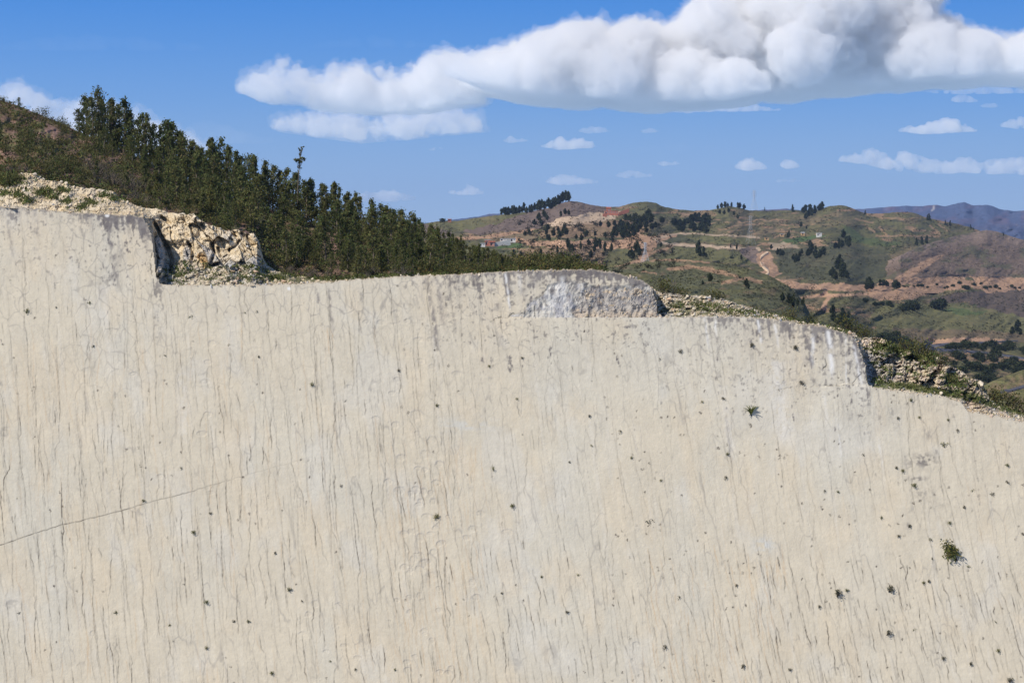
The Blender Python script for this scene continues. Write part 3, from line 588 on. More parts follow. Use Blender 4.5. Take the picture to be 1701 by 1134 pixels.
    line(DIRT * 1.15, [(1250, 500), (1290, 497), (1350, 492), (1420, 490), (1480, 486), (1530, 482)], 2.6)
    line(DIRT * 1.1, [(1372, 476), (1374, 495), (1368, 515)], 3.5)
    reg(DIRT * 1.0, [(1440, 494), (1520, 470), (1560, 464), (1701, 467), (1800, 468), (1800, 476), (1640, 480), (1560, 482), (1530, 495), (1470, 500)])
    reg(GRASS * 1.2, [(1440, 530), (1460, 508), (1530, 502), (1600, 506), (1680, 520), (1760, 545), (1760, 560), (1600, 552), (1480, 548)], .8)
    reg(GREEN, [(1560, 516), (1600, 510), (1640, 518), (1610, 524)], .7)
    reg(GREEN * .8, [(1590, 506), (1640, 506), (1630, 512)], .5)
    reg(PURP * .7, [(1540, 498), (1600, 484), (1760, 480), (1760, 540), (1680, 522), (1620, 506), (1560, 500)], .9)
    reg(DRY * .9, [(1480, 545), (1600, 548), (1740, 556), (1740, 570), (1560, 566), (1500, 572)], .9)
    line(DIRT * .9, [(1515, 585), (1535, 568), (1545, 560)], 2.2, .8)
    reg(DIRT * 1.1, [(1534, 577), (1550, 564), (1600, 560), (1650, 561), (1690, 568), (1640, 571), (1570, 573), (1545, 577)])
    reg(DIRT * .8, [(1560, 586), (1640, 590), (1760, 602), (1760, 612), (1600, 600), (1560, 600)], .6)
    reg(SCRUB * 1.2, [(1400, 520), (1440, 540), (1500, 575), (1480, 590), (1400, 560)], .8)
    return c * (1 + .12 * f)[..., None]
def ridge_extra(X, PY, S, grad):
    return grad * 6 * (np.abs(fbm((X + 1.2 * PY) / 38, PY / 60, 3, 44)) - .2) * sstep(0, .1, S) * sstep(0, .03, 1 - S)
Ym_b = curve([(560, 600), (900, 560), (1250, 420), (1900, 380)])
hills = sheet('hills', -300, 2000, 1.5, botm, tm, Ym_b, curve([(560, 1700), (950, 2100), (1250, 2500), (1900, 2900)]), 300, cm, M_HILL, relief=0.3, rs_=(42, 17), seed=40, extra=ridge_extra, apron=True)

# brown hill on the right
tb = curve([(1400, 478), (1430, 466), (1450, 447), (1475, 433), (1500, 423), (1525, 410), (1550, 402), (1575, 395), (1600, 389), (1625, 384), (1640, 382), (1658, 385), (1675, 391), (1701, 399), (1800, 430)])
def cb(X, PY, S):
    wx = X + 4 * fbm(X / 9, PY / 6, 4, 31); wy = PY + 3 * fbm(X / 9, PY / 6, 4, 32)
    f = fbm(X / 2.5, PY / 2, 3, 37)
    c = np.ones(X.shape + (3,)) * np.array([.20, .145, .105])
    c = mixc(c, PURP * 1.6, sstep(.25, .0, 1 - S + .12 * f) * .7)
    c = mixc(c, SCRUB * 1.3, sstep(.0, .4, fbm(X / 22, PY / 9, 4, 38) + .25 * f) * .75)
    c = mixc(c, DIRT * 1.0, sstep(7.5, 4, segdist(wx, wy, [(1478, 475), (1510, 455), (1535, 440), (1556, 428), (1572, 421)]) + 8 * (X > 1545) * sstep(1545, 1580, X)) * .9)
    c = mixc(c, DIRT * 1.0, (wy > 460).astype(float) * (wy > 465 - (X - 1450) * .05))
    return c * (1 + .25 * f)[..., None]
brown = sheet('brown_hill', 1404, 1880, 1.2, lambda x: x * 0 + 487, tb, lambda x: 1.012 * np.convolve(np.pad(hills.at_n(x, x * 0 + 487)[:, 1], 60, 'edge'), np.ones(121) / 121, 'valid'), lambda x: np.maximum(.93 * np.convolve(np.pad(hills.at_n(x, np.maximum(tb(x), tm(x) + 2))[:, 1], 40, 'edge'), np.ones(81) / 81, 'valid'), hills.at_n(x, x * 0 + 487)[:, 1].mean() * 1.05), 110, cb, M_HILL, relief=0.35, rs_=(30, 16), seed=50)

# scrubby spur in the middle
tsx = curve([(930, 470), (985, 452), (1010, 446), (1040, 440), (1068, 435), (1090, 430), (1120, 430), (1160, 433), (1200, 438), (1240, 445), (1275, 456), (1310, 475), (1335, 500), (1350, 530), (1440, 610)])
def cs(X, PY, S):
    f = fbm(X / 3, PY / 2, 4, 47); wx = X + 6 * fbm(X / 9, PY / 6, 4, 31); wy = PY + 3 * fbm(X / 9, PY / 6, 4, 32)
    c = np.ones(X.shape + (3,)) * SCRUB * 1.5
    c = mixc(c, GRASS * 1.0, sstep(-.1, .4, fbm(X / 26, PY / 7, 4, 48)) * .8)
    c = mixc(c, DRY, sstep(.2, .5, fbm(X / 20, PY / 5, 4, 49)) * .7)
    for l, w in (([(1112, 446), (1150, 443), (1200, 452), (1225, 459)], 3.5), ([(1080, 433), (1130, 432), (1180, 436)], 1.8), ([(1200, 470), (1240, 462), (1262, 468)], 3), ([(1070, 452), (1090, 455)], 1.5)):
        c = mixc(c, DIRT * .95, sstep(w * 1.2, w * .6, segdist(wx, wy, l)) * .85)
    return c * (1 + .3 * f)[..., None]
spur = sheet('scrub_spur', 930, 1440, 1.2, curve([(930, 500), (1100, 520), (1440, 612)]), tsx, 420, curve([(930, 560), (1120, 640), (1440, 600)]), 90, cs, M_HILL, relief=0.4, rs_=(40, 12), seed=60, apron=True)

# low green knoll bottom right
tk = curve([(1590, 660), (1625, 650), (1655, 632), (1701, 615), (1800, 590)])
knoll = sheet('roadside_knoll', 1590, 1880, 1.5, lambda x: x * 0 + 760, tk, 300, curve([(1590, 350), (1880, 420)]), 60, lambda X, PY, S: mixc(mixc(np.ones(X.shape + (3,)) * GRASS * 1.15, DRY, sstep(-.2, .3, fbm(X / 15, PY / 9, 4, 66))), SCRUB, sstep(.1, .4, fbm(X / 6, PY / 5, 4, 67)) * .8), M_HILL, relief=.3, seed=70, apron=True)

gz = -45.0
g = mesh_np('ground', np.array([(-4900, 120, gz), (4900, 120, gz), (4900, 9900, gz), (-4900, 9900, gz)]), np.array([[0, 1, 2, 3]]), M_HILL, np.ones((4, 3)) * DRY)
tag(g, kind='structure')

# roads: ribbons draped on the slopes
def ribbon(name, sh, pts, wpx, mat, lift=0.3, col=None, kind='structure'):
    P_ = []
    for (xa, ya), (xb, yb) in zip(pts[:-1], pts[1:]):
        n = max(2, int(math.hypot(xb - xa, yb - ya) / 1.5)); 
        for q in range(n): P_.append((xa + (xb - xa) * q / n, ya + (yb - ya) * q / n))
    P_.append(pts[-1]); P_ = np.array(P_)
    for _ in range(3): P_[1:-1] = (P_[:-2] + P_[1:-1] * 2 + P_[2:]) / 4
    L, R_ = [], []
    for (x, y), w in zip(P_, np.interp(np.linspace(0, 1, len(P_)), np.linspace(0, 1, len(wpx)), wpx)):
        a = sh.at(x, y - w / 2); b = sh.at(x, y + w / 2); L.append(a + np.array([0, 0, lift])); R_.append(b + np.array([0, 0, lift]))
    L = np.array(L); R_ = np.array(R_)
    for A in (L, R_):
        for _ in range(4): A[1:-1] = (A[:-2] + A[1:-1] + A[2:]) / 3
    n = len(L); V = np.concatenate([L, R_, L - [0, 0, 3], R_ - [0, 0, 3]])
    i = np.arange(n - 1); Fq = np.concatenate([np.stack([i, i + 1, n + i + 1, n + i], -1), np.stack([n + i, n + i + 1, 3 * n + i + 1, 3 * n + i], -1), np.stack([i + 1, i, 2 * n + i, 2 * n + i + 1], -1)])
    o = mesh_np(name, V, Fq, mat, np.ones((len(V), 3)) * col); tag(o, kind=kind); return o
M_ROAD = ground_mat('asphalt', 0.3, 2.0, amt=0.12, bump=0.0)
ribbon('asphalt_road', hills, [(1536, 578), (1546, 575), (1565, 573), (1590, 571.5), (1615, 570), (1650, 568.5), (1690, 566)], (5, 4.5, 3, 2, 1.6), M_ROAD, col=np.array([.105, .105, .125]))
ribbon('asphalt_road', hills, [(1536, 578), (1550, 580.5), (1580, 582), (1620, 585), (1655, 588), (1680, 592), (1720, 599), (1780, 606)], (4.5, 4, 2.6, 3, 3.5, 4), M_ROAD, col=np.array([.105, .105, .125]))
ribbon('asphalt_road', knoll, [(1648, 655), (1670, 650), (1701, 643), (1760, 632)], (4, 4.5, 5, 5), M_ROAD, lift=.12, col=np.array([.105, .105, .125]))
ribbon('dirt_road', hills, [(1276, 419), (1271, 422), (1263, 427), (1262, 434), (1265, 441), (1273, 447), (1279, 452), (1272, 458), (1260, 462), (1246, 465)], (4, 6, 7, 7, 6.5, 5, 3.5, 2.5), M_HILL, col=DIRTL * 1.2)
# ------------------------------------------------------------------ wooded slope on the left
B_pts = [(-110, 302), (0, 302), (20, 296), (45, 292), (60, 296), (90, 308), (130, 318), (180, 328), (205, 338), (240, 352), (270, 360), (300, 366), (330, 372), (355, 382), (385, 388), (415, 395), (428, 412), (440, 438), (462, 455), (490, 464), (520, 468), (600, 464), (700, 458), (760, 456), (860, 451), (985, 449), (1040, 462)]
G_pts = [(-110, 150), (-40, 158), (0, 166), (30, 176), (60, 188), (90, 200), (130, 218), (170, 235), (230, 262), (300, 296), (400, 332), (500, 365), (600, 396), (700, 420), (780, 436), (860, 444), (985, 446), (1040, 458)]
B = curve(B_pts); G = curve(G_pts)
SOIL = np.array([.22, .14, .095])
def cfo(X, PY, S):
    f = fbm(X / 4, PY / 3, 4, 81); g = fbm(X / 22, PY / 16, 4, 82)
    c = np.ones(X.shape + (3,)) * SOIL
    c = mixc(c, [.34, .21, .165], sstep(.0, .4, g + .3 * f) * .8)
    c = mixc(c, [.16, .155, .065], sstep(-.05, .3, fbm(X / 14, PY / 10, 4, 83)) * .85)
    c = mixc(c, [.14, .11, .06], sstep(.1, .5, fbm(X / 9, PY / 7, 4, 84)) * .7)
    c = mixc(c, [.11, .12, .045], sstep(9, 3, np.abs(B(X) - PY)) * sstep(440, 500, X) * .8)
    return c * (1 + .3 * f)[..., None]
M_SLOPE = ground_mat('slope_soil', 0.6, 3.0, amt=0.35, bump=0.25)
slope = sheet('hillside', -250, 1040, 1.5, lambda x: B(x) + 3, lambda x: G(x) + 1.2 * fbm(x / 8, x * 0, 3, 88), lambda x: wallY(x, B(x)) + 9, lambda x: np.interp(x, [-110, 300, 700, 1040], [262, 262, 225, 185]), 150, cfo, M_SLOPE, relief=0.5, rs_=(26, 16), seed=80)

# ------------------------------------------------------------------ plants
def leaf_mat(name, c1, c2, trans=0.25, dead=False):
    m, nt, b = new_mat(name); L = nt.links.new
    at = N(nt, 'ShaderNodeAttribute', attribute_name='Col'); oi = N(nt, 'ShaderNodeObjectInfo')
    mx = N(nt, 'ShaderNodeMix', data_type='RGBA'); mx.inputs[6].default_value = (*c1, 1); mx.inputs[7].default_value = (*c2, 1)
    L(oi.outputs['Random'], mx.inputs['Factor'])
    mu = N(nt, 'ShaderNodeMix', data_type='RGBA', blend_type='MULTIPLY'); mu.inputs['Factor'].default_value = 1.0
    L(mx.outputs[2], mu.inputs[6]); L(at.outputs['Color'], mu.inputs[7])
    L(mu.outputs[2], b.inputs['Base Color']); b.inputs['Roughness'].default_value = .7
    tr = N(nt, 'ShaderNodeBsdfTranslucent'); L(mu.outputs[2], tr.inputs['Color']); ms = N(nt, 'ShaderNodeMixShader'); ms.inputs['Fac'].default_value = trans
    out = nt.nodes['Material Output']; L(b.outputs[0], ms.inputs[1]); L(tr.outputs[0], ms.inputs[2]); L(ms.outputs[0], out.inputs['Surface'])
    return m
M_EUC = leaf_mat('eucalyptus_leaves', (.175, .205, .068), (.275, .275, .10), .45)
M_FARLEAF = leaf_mat('far_leaves', (.055, .075, .040), (.095, .115, .052))
M_SHRUB = leaf_mat('shrub_leaves', (.13, .14, .045), (.24, .225, .08))
M_GRASSL = leaf_mat('grass_leaves', (.24, .27, .085), (.24, .27, .085), .3)
M_DRYB = leaf_mat('dry_twigs', (.13, .115, .085), (.19, .165, .13), 0.1)
M_TUFT = leaf_mat('tuft_leaves', (.15, .18, .05), (.26, .26, .085))
M_GREYT = leaf_mat('withered_leaves', (.12, .115, .07), (.19, .175, .12), .1)
mb, nt_, bb_ = new_mat('bark'); bb_.inputs['Base Color'].default_value = (.20, .165, .125, 1); M_BARK = mb
mb2, nt_, bb_ = new_mat('dark_bark'); bb_.inputs['Base Color'].default_value = (.07, .055, .042, 1); M_DBARK = mb2

def leaves_np(rs, pts, nrm_bias, size, n_per, spread):
    """clusters of small leaf cards around pts"""
    pts = np.repeat(pts, n_per, 0); n = len(pts)
    c = pts + rs.normal(size=(n, 3)) * spread
    a = rs.normal(size=(n, 3)); a[:, 2] -= nrm_bias; a /= np.linalg.norm(a, axis=1)[:, None]
    b = np.cross(a, rs.normal(size=(n, 3))); b /= np.linalg.norm(b, axis=1)[:, None]
    s = size * rs.uniform(.6, 1.3, (n, 1)); a = a * s; b = b * s * .45
    V = np.stack([c - a, c + b, c + a, c - b], 1).reshape(-1, 3); Fq = np.arange(4 * n).reshape(-1, 4)
    col = np.repeat(rs.uniform(.65, 1.35, (n, 1)) * (1 + .12 * rs.normal(size=(n, 3)) * np.array([1, .5, .6])), 4, 0)
    return V, Fq, col
def tube_np(path, rad, k=5):
    path = np.array(path, float); n = len(path); V = []
    for i in range(n):
        d = path[min(i + 1, n - 1)] - path[max(i - 1, 0)]; d /= np.linalg.norm(d) + 1e-9
        u = np.cross(d, [0.3, 1, 0.1]); u /= np.linalg.norm(u); w = np.cross(d, u)
        for q in range(k):
            an = 2 * math.pi * q / k; V.append(path[i] + rad[i] * (math.cos(an) * u + math.sin(an) * w))
    F_ = [[i * k + q, i * k + (q + 1) % k, (i + 1) * k + (q + 1) % k, (i + 1) * k + q] for i in range(n - 1) for q in range(k)]
    return np.array(V), np.array(F_)
def join(parts):
    V = []; F_ = []; n = 0
    for v, f in parts: V.append(v); F_.append(f + n); n += len(v)
    return np.concatenate(V), np.concatenate(F_)
STORE = (0, -40, 20)
def make_tree(name, rs, h, style, leafmat, barkmat, leaf=0.22, dens=1.0, rad=None):
    """style: 'euc' slender with stacked clumps, 'umb' tall bare trunk with umbrella tufts, 'round' broad crown, 'cone' dense pointed"""
    root = empty(name, (0, 0, 0)); parts = []
    rad = rad or h * .17
    lean = rs.normal(0, .045, 2); path = [(lean[0] * h * t * t + .02 * h * math.sin(4 * t + h), lean[1] * h * t, h * t - .3 * (t == 0)) for t in np.linspace(0, 1, 8)]
    base = (.018 if style != 'umb' else .007) * h + .02; parts.append(tube_np(path, [base * (1 - .85 * t) for t in np.linspace(0, 1, 8)]))
    pth = np.array(path); cl = []
    def tr(t): return np.array([np.interp(t, np.linspace(0, 1, 8), pth[:, k]) for k in range(3)])
    if style == 'umb':
        levels = [(.80, .055, .5), (.82, .075, .55), (.835, .07, .55), (.95, .02, .25), (.985, .035, .3), (.73, .022, .25), (.90, .015, .2)]
    else:
        m = {'euc': 17, 'round': 22, 'cone': 26}[style]; lo = {'euc': .07, 'round': .25, 'cone': .08}[style]
        levels = []
        for i in range(m):
            t = lo + (1 - lo) * (i + rs.rand()) / m
            pr = {'euc': (1 - t) ** .55 * (.55 + .45 * math.sin(min(1, (t - lo) / .35) * 1.57)), 'round': math.sin(math.pi * min(.98, (t - lo) / (1 - lo) * .85 + .15)) ** .6, 'cone': (1 - t) ** .8}[style]
            levels.append((t, rad * pr / h, 1.0))
    for (t, r, s) in levels:
        nb = 2 if style != 'umb' else 5
        for q in range(nb):
            an = rs.uniform(0, 6.28); rr = r * h * rs.uniform(.2, 1.15)
            c = tr(t) + np.array([math.cos(an) * rr, math.sin(an) * rr, rs.uniform(0, .03) * h])
            b0 = tr(max(.05, t - .09)); parts.append(tube_np([b0, (b0 + c) / 2 + [0, 0, -.01 * h], c], [base * .3, base * .2, base * .08], 3))
            cl.append((c, max(rr * .5, rad * .26) * s))
    if style != 'umb': cl.append((tr(.985), rad * .13)); cl.append((tr(.95), rad * .2))
    V, F_ = join(parts); mesh_np('trunk', V, F_, barkmat, parent=root)
    LV, LF, LC, n = [], [], [], 0
    for (c, s) in cl:
        k = max(5, int(dens * 44 * (s / (rad * .4)) ** 1.2))
        v, f, col = leaves_np(rs, c[None, :], 1.2 if style == 'euc' else .3, leaf, k, np.array([s * .55, s * .55, s * (.7 if style != 'umb' else .3)]))
        col = col * rs.uniform(.7, 1.35)
        LV.append(v); LF.append(f + n); LC.append(col); n += len(v)
    mesh_np('crown', np.concatenate(LV), np.concatenate(LF), leafmat, np.concatenate(LC) / 1.6 * 1.0, smooth=False, parent=root)
    root['h'] = float(h); return root
def make_shrub(name, rs, h, r, leafmat, barkmat, leaf=.1, n=260, twigs=7, style='dome'):
    root = empty(name, (0, 0, 0)); parts = []; tips = []
    for q in range(twigs):
        an = rs.uniform(0, 6.28); el = rs.uniform(.3, 1.4); L_ = h * rs.uniform(.6, 1.0)
        tip = np.array([math.cos(an) * math.cos(el) * r * 1.0, math.sin(an) * math.cos(el) * r * 1.0, math.sin(el) * L_])
        parts.append(tube_np([(0, 0, -.1 * h), tip * .5 + [0, 0, .05 * h], tip], [.03 * h, .02 * h, .006 * h], 3)); tips += [tip, tip * .7]
    V, F_ = join(parts); mesh_np('stem', V, F_, barkmat, parent=root)
    v, f, col = leaves_np(rs, np.array(tips), -.6, leaf, max(1, n // len(tips)), np.array([r * .28, r * .28, h * .17]))
    mesh_np('foliage', v, f, leafmat, col / 1.6, smooth=False, parent=root)
    return root
def make_tuft(name, rs, h, mat, n=26):
    root = empty(name, (0, 0, 0)); parts = []
    V = []; F_ = []; C = []
    for q in range(n):
        an = rs.uniform(0, 6.28); o = rs.uniform(.2, 1.0); L_ = h * rs.uniform(.6, 1.1); w = .05 * h
        d = np.array([math.cos(an), math.sin(an), 0]); s = np.array([-d[1], d[0], 0]) * w
        a = d * .04 * h; m = d * o * L_ * .45 + [0, 0, L_ * .6]; e = d * o * L_ * .95 + [0, 0, L_ * (1.0 - .35 * o)]
        k = len(V); V += [a - s, a + s, m + s * .8, m - s * .8, e + s * .2, e - s * .2]; F_ += [[k, k + 1, k + 2, k + 3], [k + 3, k + 2, k + 4, k + 5]]; C += [[rs.uniform(.6, 1)] * 3] * 6
    mesh_np('blades', np.array(V), np.array(F_), mat, np.array(C), smooth=False, parent=root)
    mesh_np('root_clump', *tube_np([(0, 0, -.15 * h), (0, 0, .12 * h)], [.14 * h, .05 * h], 6), M_DBARK, parent=root)
    return root
def dup(src, used, loc, s=1.0, rz=0.0, sz=None, tilt=None):
    """first use moves the source itself, later uses copy the tree of objects"""
    o = src if id(src) not in used else copy_tree(src); used.add(id(src))
    o.location = tuple(float(v) for v in loc); o.scale = (s, s, sz if sz else s); o.rotation_euler = (tilt[0] if tilt else 0, tilt[1] if tilt else 0, rz)
    return o
USED = set()
eucs = [make_tree('eucalyptus_tree', np.random.RandomState(200 + i), 6.0, 'euc', M_EUC, M_BARK, leaf=.17, dens=1.0, rad=.95 + .22 * (i % 4)) for i in range(10)]
K = 1 / FPX
Tt = curve([(-110, 140), (20, 170), (30, 163), (45, 178), (120, 205), (135, 178), (145, 163), (152, 168), (160, 151), (172, 172), (178, 175), (186, 168), (200, 178), (206, 169), (218, 190), (240, 192), (250, 205), (268, 214), (283, 205), (296, 222), (310, 228), (320, 238), (338, 246), (352, 240), (362, 236), (378, 248), (398, 256), (410, 262), (430, 264), (450, 278), (470, 281), (490, 290), (520, 298), (540, 308), (556, 305), (570, 320), (585, 323), (610, 335), (640, 345), (655, 350), (668, 352), (690, 362), (720, 376), (750, 388), (800, 408), (830, 418), (850, 428), (870, 436)])
rs = np.random.RandomState(91); spots = []
# crest trees whose tips make the skyline
for x in np.arange(134, 850, 9.5):
    xx = x + rs.uniform(-3, 3); b = float(G(xx)) + rs.uniform(1, 8); top = float(Tt(xx)) + max(0, rs.normal(0, 5)); spots.append((xx, b, b - top, 'crest'))
for (x, tp) in [(30, 162), (160, 151), (186, 168), (206, 169), (240, 193), (283, 205), (362, 236), (556, 305), (668, 352), (300, 222), (145, 163), (690, 363)]:
    b = float(G(x)) + 4; spots.append((x, b, b - tp, 'crest'))
tries = 0
while len(spots) < 280 and tries < 20000:
    tries += 1
    x = rs.uniform(-60, 870); u = rs.rand()
    if x < 235 and rs.rand() > (.42 if x > 120 else .26): continue
    g_, b_ = float(G(x)), float(B(x)); y = g_ + (b_ - g_) * (.08 + .80 * u)
    if x > 250: y = g_ + (b_ - g_) * (.05 + .86 * u)
    if x < 140 and y < g_ + 45: continue
    hp = rs.uniform(36, 78) * (1 if x > 250 else .72) * (1.0 - .35 * sstep(600, 860, x))
    if x > 640: hp = min(hp, y - float(Tt(x)) - rs.uniform(0, 5))
    if y - hp < float(Tt(x)) - 2: hp = y - float(Tt(x))
    if hp < 18: continue
    if 60 < x < 150 and y > 200 and rs.rand() < .55: continue
    spots.append((x, y, hp, 'slope'))
spots.sort(key=lambda s: s[1])
for i, (x, y, hp, kd) in enumerate(spots):
    p = slope.at(x, y); h = hp * p[1] * K * 1.03
    if kd == 'slope': h *= .94
    o = dup(eucs[rs.randint(10)], USED, p - np.array([0, 0, .1]), 1, rs.uniform(0, 6.28))
    wf = (1.0 + rs.uniform(-.22, .25)) * (1.35 if hp < 40 else (1.22 if kd == 'slope' else .95)); o.scale = (h / 6 * wf, h / 6 * wf, h / 6)
    if kd == 'crest': tag(o, 'slender dark eucalyptus standing on the skyline of the wooded slope', 'tree', 'eucalyptus trees along the wooded skyline')
    elif x < 235: tag(o, 'small dark eucalyptus on the open scrubby upper left hillside', 'tree', 'scattered eucalyptus on the scrubby left hillside')
    elif x < 560: tag(o, 'dark green eucalyptus in the dense wood between skyline and cliff top', 'tree', 'eucalyptus trees of the dense wood')
    else: tag(o, 'shorter eucalyptus in the right-hand tapering end of the wood', 'tree', 'eucalyptus trees at the tapering end of the wood')
for o in list(COL.objects):
    if o.name.startswith('eucalyptus_tree') and abs(o.location.x - slope.at(30, 170)[0]) < .6 and o.get('group', '').endswith('skyline'):
        tag(o, 'single bushy eucalyptus alone on the bare crest at the far left', 'tree'); del o['group']
        break
# the lone very tall thin tree
p = slope.at(497, 372); o = make_tree('lone_tall_tree', np.random.RandomState(5), (372 - 246) * p[1] * K, 'umb', M_EUC, M_BARK, leaf=.15, dens=1.0, rad=.62); o.location = p
tag(o, 'very tall thin bare-trunked tree with small umbrella tufts rising above the wood', 'tree')

# shrubs of the slope
shs = [make_shrub('shrub', np.random.RandomState(300 + i), 1.0, .8, M_SHRUB, M_DBARK, leaf=.075, n=330) for i in range(4)]
drs = [make_shrub('dry_bush', np.random.RandomState(320 + i), 1.0, .7, M_DRYB, M_BARK, leaf=.05, n=150, twigs=26) for i in range(3)]
rs = np.random.RandomState(93); ns = 0; tries = 0
while ns < 285 and tries < 9000:
    tries += 1; x = rs.uniform(-70, 980); g_, b_ = float(G(x)), float(B(x)); u = rs.rand(); y = g_ + (b_ - g_) * (u if x < 260 else .5 + .48 * u)
    if 260 < x < 700 and rs.rand() < .5: continue
    p = slope.at(x, y); s = rs.uniform(.5, 1.35) * (1.0 if x < 500 else .8)
    if x > 840: s = rs.uniform(.8, 1.9) * (1.0 if x < 960 else .6); y = g_ + rs.uniform(0, 4); p = slope.at(x, y)
    o = dup(shs[ns % 4], USED, p, s, rs.uniform(0, 6.28)); ns += 1
    if x < 250: tag(o, 'olive green shrub on the scrubby reddish hillside at the left', 'shrub', 'shrubs on the left hillside')
    elif x < 560: tag(o, 'low green shrub under the eucalyptus wood', 'shrub', 'shrubs at the foot of the wood')
    else: tag(o, 'low bush in the thicket lining the middle of the cliff top', 'shrub', 'bushes lining the cliff top')
for i in range(64):
    if i < 34: x = rs.uniform(150, 275); y = float(B(x)) - rs.uniform(2, 42)
    else: x = rs.choice([rs.uniform(440, 560), rs.uniform(600, 700), rs.uniform(730, 860), rs.uniform(0, 60)]); y = float(B(x)) - rs.uniform(1, 12)
    o = dup(drs[i % 3], USED, slope.at(x, y), rs.uniform(.7, 1.7) if i < 34 else rs.uniform(.5, 1.1), rs.uniform(0, 6.28))
    tag(o, 'grey leafless thorny bush at the foot of the wooded slope', 'bush', 'grey leafless bushes')

def undergrowth(name, n, seed):
    r2 = np.random.RandomState(seed); VV, FF, CC, m = [], [], [], 0
    for _ in range(n):
        x = r2.uniform(-90, 1000) if r2.rand() > .4 else r2.uniform(-90, 260); g_, b_ = float(G(x)), float(B(x)); y = g_ + (b_ - g_) * (r2.rand() ** .9)
        if fbm(np.array([x / 16]), np.array([y / 9]), 3, 85)[0] < -.12: continue
        p = slope.at(x, y); s = r2.uniform(.25, .8)
        v, f, c = leaves_np(r2, (p + np.array([0, 0, s * .3]))[None], -.3, .11 + s * .06, 16, np.array([s * .45, s * .45, s * .3]))
        c = c * r2.uniform(.55, 1.35) * (np.array([1.3, 1.0, 1.0]) if r2.rand() < .3 else np.array([.85, 1, .9]))
        VV.append(v); FF.append(f + m); CC.append(c); m += len(v)
    tag(mesh_np(name, np.concatenate(VV), np.concatenate(FF), M_SHRUB, np.concatenate(CC) / 1.7, smooth=False), kind='stuff')
undergrowth('undergrowth', 4200, 77)
# ------------------------------------------------------------------ broken rock and rubble above the slab
TAN = np.array([.63, .51, .335]); PTAN = np.array([.69, .595, .45]); GREYR = np.array([.36, .35, .34]); RUST = np.array([.55, .34, .13])
M_CRAG = ground_mat('broken_limestone', 1.6, 7.0, amt=0.22, bump=0.12, bs=3.0)
def crag(X, PY, S, big=14, tall=20, amp=.8, seed=0, sl=.35):
    u = X + sl * PY + 8 * fbm(X / 25, PY / 25, 3, seed); v = PY + 6 * fbm(X / 20, PY / 20, 3, seed + 1)
    a1, a2, ida = cells(u / big, v / tall, seed); oxa, oya = cells.off; b1_, b2_, idb = cells(u / (big * .42), v / (tall * .38), seed + 2); oxb, oyb = cells.off
    oa = None
    c1, c2, idc = cells(u / (big * .17), v / (tall * .15), seed + 3)
    Y = -amp * (ida - .5) * 1.3 - amp * .45 * (idb - .5) - amp * .18 * (idc - .5)
    Y += amp * 1.3 * (((ida * 7.3) % 1 - .5) * oxa + ((ida * 13.1) % 1 - .62) * oya) + amp * .8 * (((idb * 7.3) % 1 - .5) * oxb + ((idb * 13.1) % 1 - .6) * oyb)
    Y += amp * .35 * sstep(.07, 0, a2 - a1)
    return Y * np.minimum(1, 6 * S) , ida, idb, idc
Lb = lambda x: np.minimum(E(x), 473) + 2
tl = curve([(-110, 308), (0, 300), (18, 292), (30, 290), (42, 287), (60, 291), (75, 300), (92, 301), (130, 311), (160, 314), (188, 318), (198, 330), (212, 335), (230, 344), (262, 347), (278, 352), (300, 356), (322, 356), (330, 363), (345, 373), (360, 377), (378, 384), (392, 381), (402, 384), (410, 388), (421, 387), (427, 396), (430, 410), (434, 426), (443, 440), (458, 449), (474, 455), (500, 462), (540, 466), (570, 467)])
tln = lambda x: tl(x) + 1.6 * fbm(x / 4.5, x * 0, 3, 97)
def exl(X, PY, S, grad):
    w = sstep(262, 285, X) * sstep(505, 430, X) * sstep(462, 440, PY + .04 * (X - 250)) * (.35 + .65 * sstep(300, 330, X))
    Yc, *_ = crag(X, PY, S, 21, 34, 1.15, 7, sl=-.45)
    Y2, *_ = crag(X, PY, S, 7, 5, .22, 17); Y2 = Y2 + 1.2 * fbm(X / 18, PY / 12, 4, 18)
    Y = Yc * w + Y2 * (1 - .5 * w)
    # the overhanging broken edge of the slab and the shadowed cleft beside it
    Y += 1.5 * sstep(4.5, 1.5, segdist(X, PY, [(257, 372), (268, 392), (279, 412), (286, 432), (284, 452)]))
    Y -= 1.5 * sstep(8, 3, segdist(X, PY, [(262, 400), (268, 425), (266, 455)])) * sstep(.2, .5, vn(X / 6, PY / 9, 3) + .3)
    Y += .6 * (1.6 * sstep(4, 1, segdist(X, PY, [(312, 402), (320, 416), (319, 430)])) + 1.8 * sstep(5, 1, segdist(X, PY, [(352, 405), (356, 420), (349, 440), (362, 438)])) + 1.3 * sstep(4, 1, segdist(X, PY, [(362, 412), (367, 425)])) + 1.4 * sstep(4, 1, segdist(X, PY, [(381, 415), (392, 408), (398, 400)])))
    Y += .6 * (1.5 * sstep(5, 1, segdist(X, PY, [(388, 380), (393, 392)])) + 1.5 * sstep(5, 1, segdist(X, PY, [(402, 388), (416, 402), (422, 408)])) + 1.2 * sstep(4, 1, segdist(X, PY, [(335, 372), (345, 392)])) + 1.2 * sstep(4, 1, segdist(X, PY, [(268, 360), (282, 372)])))
    return Y
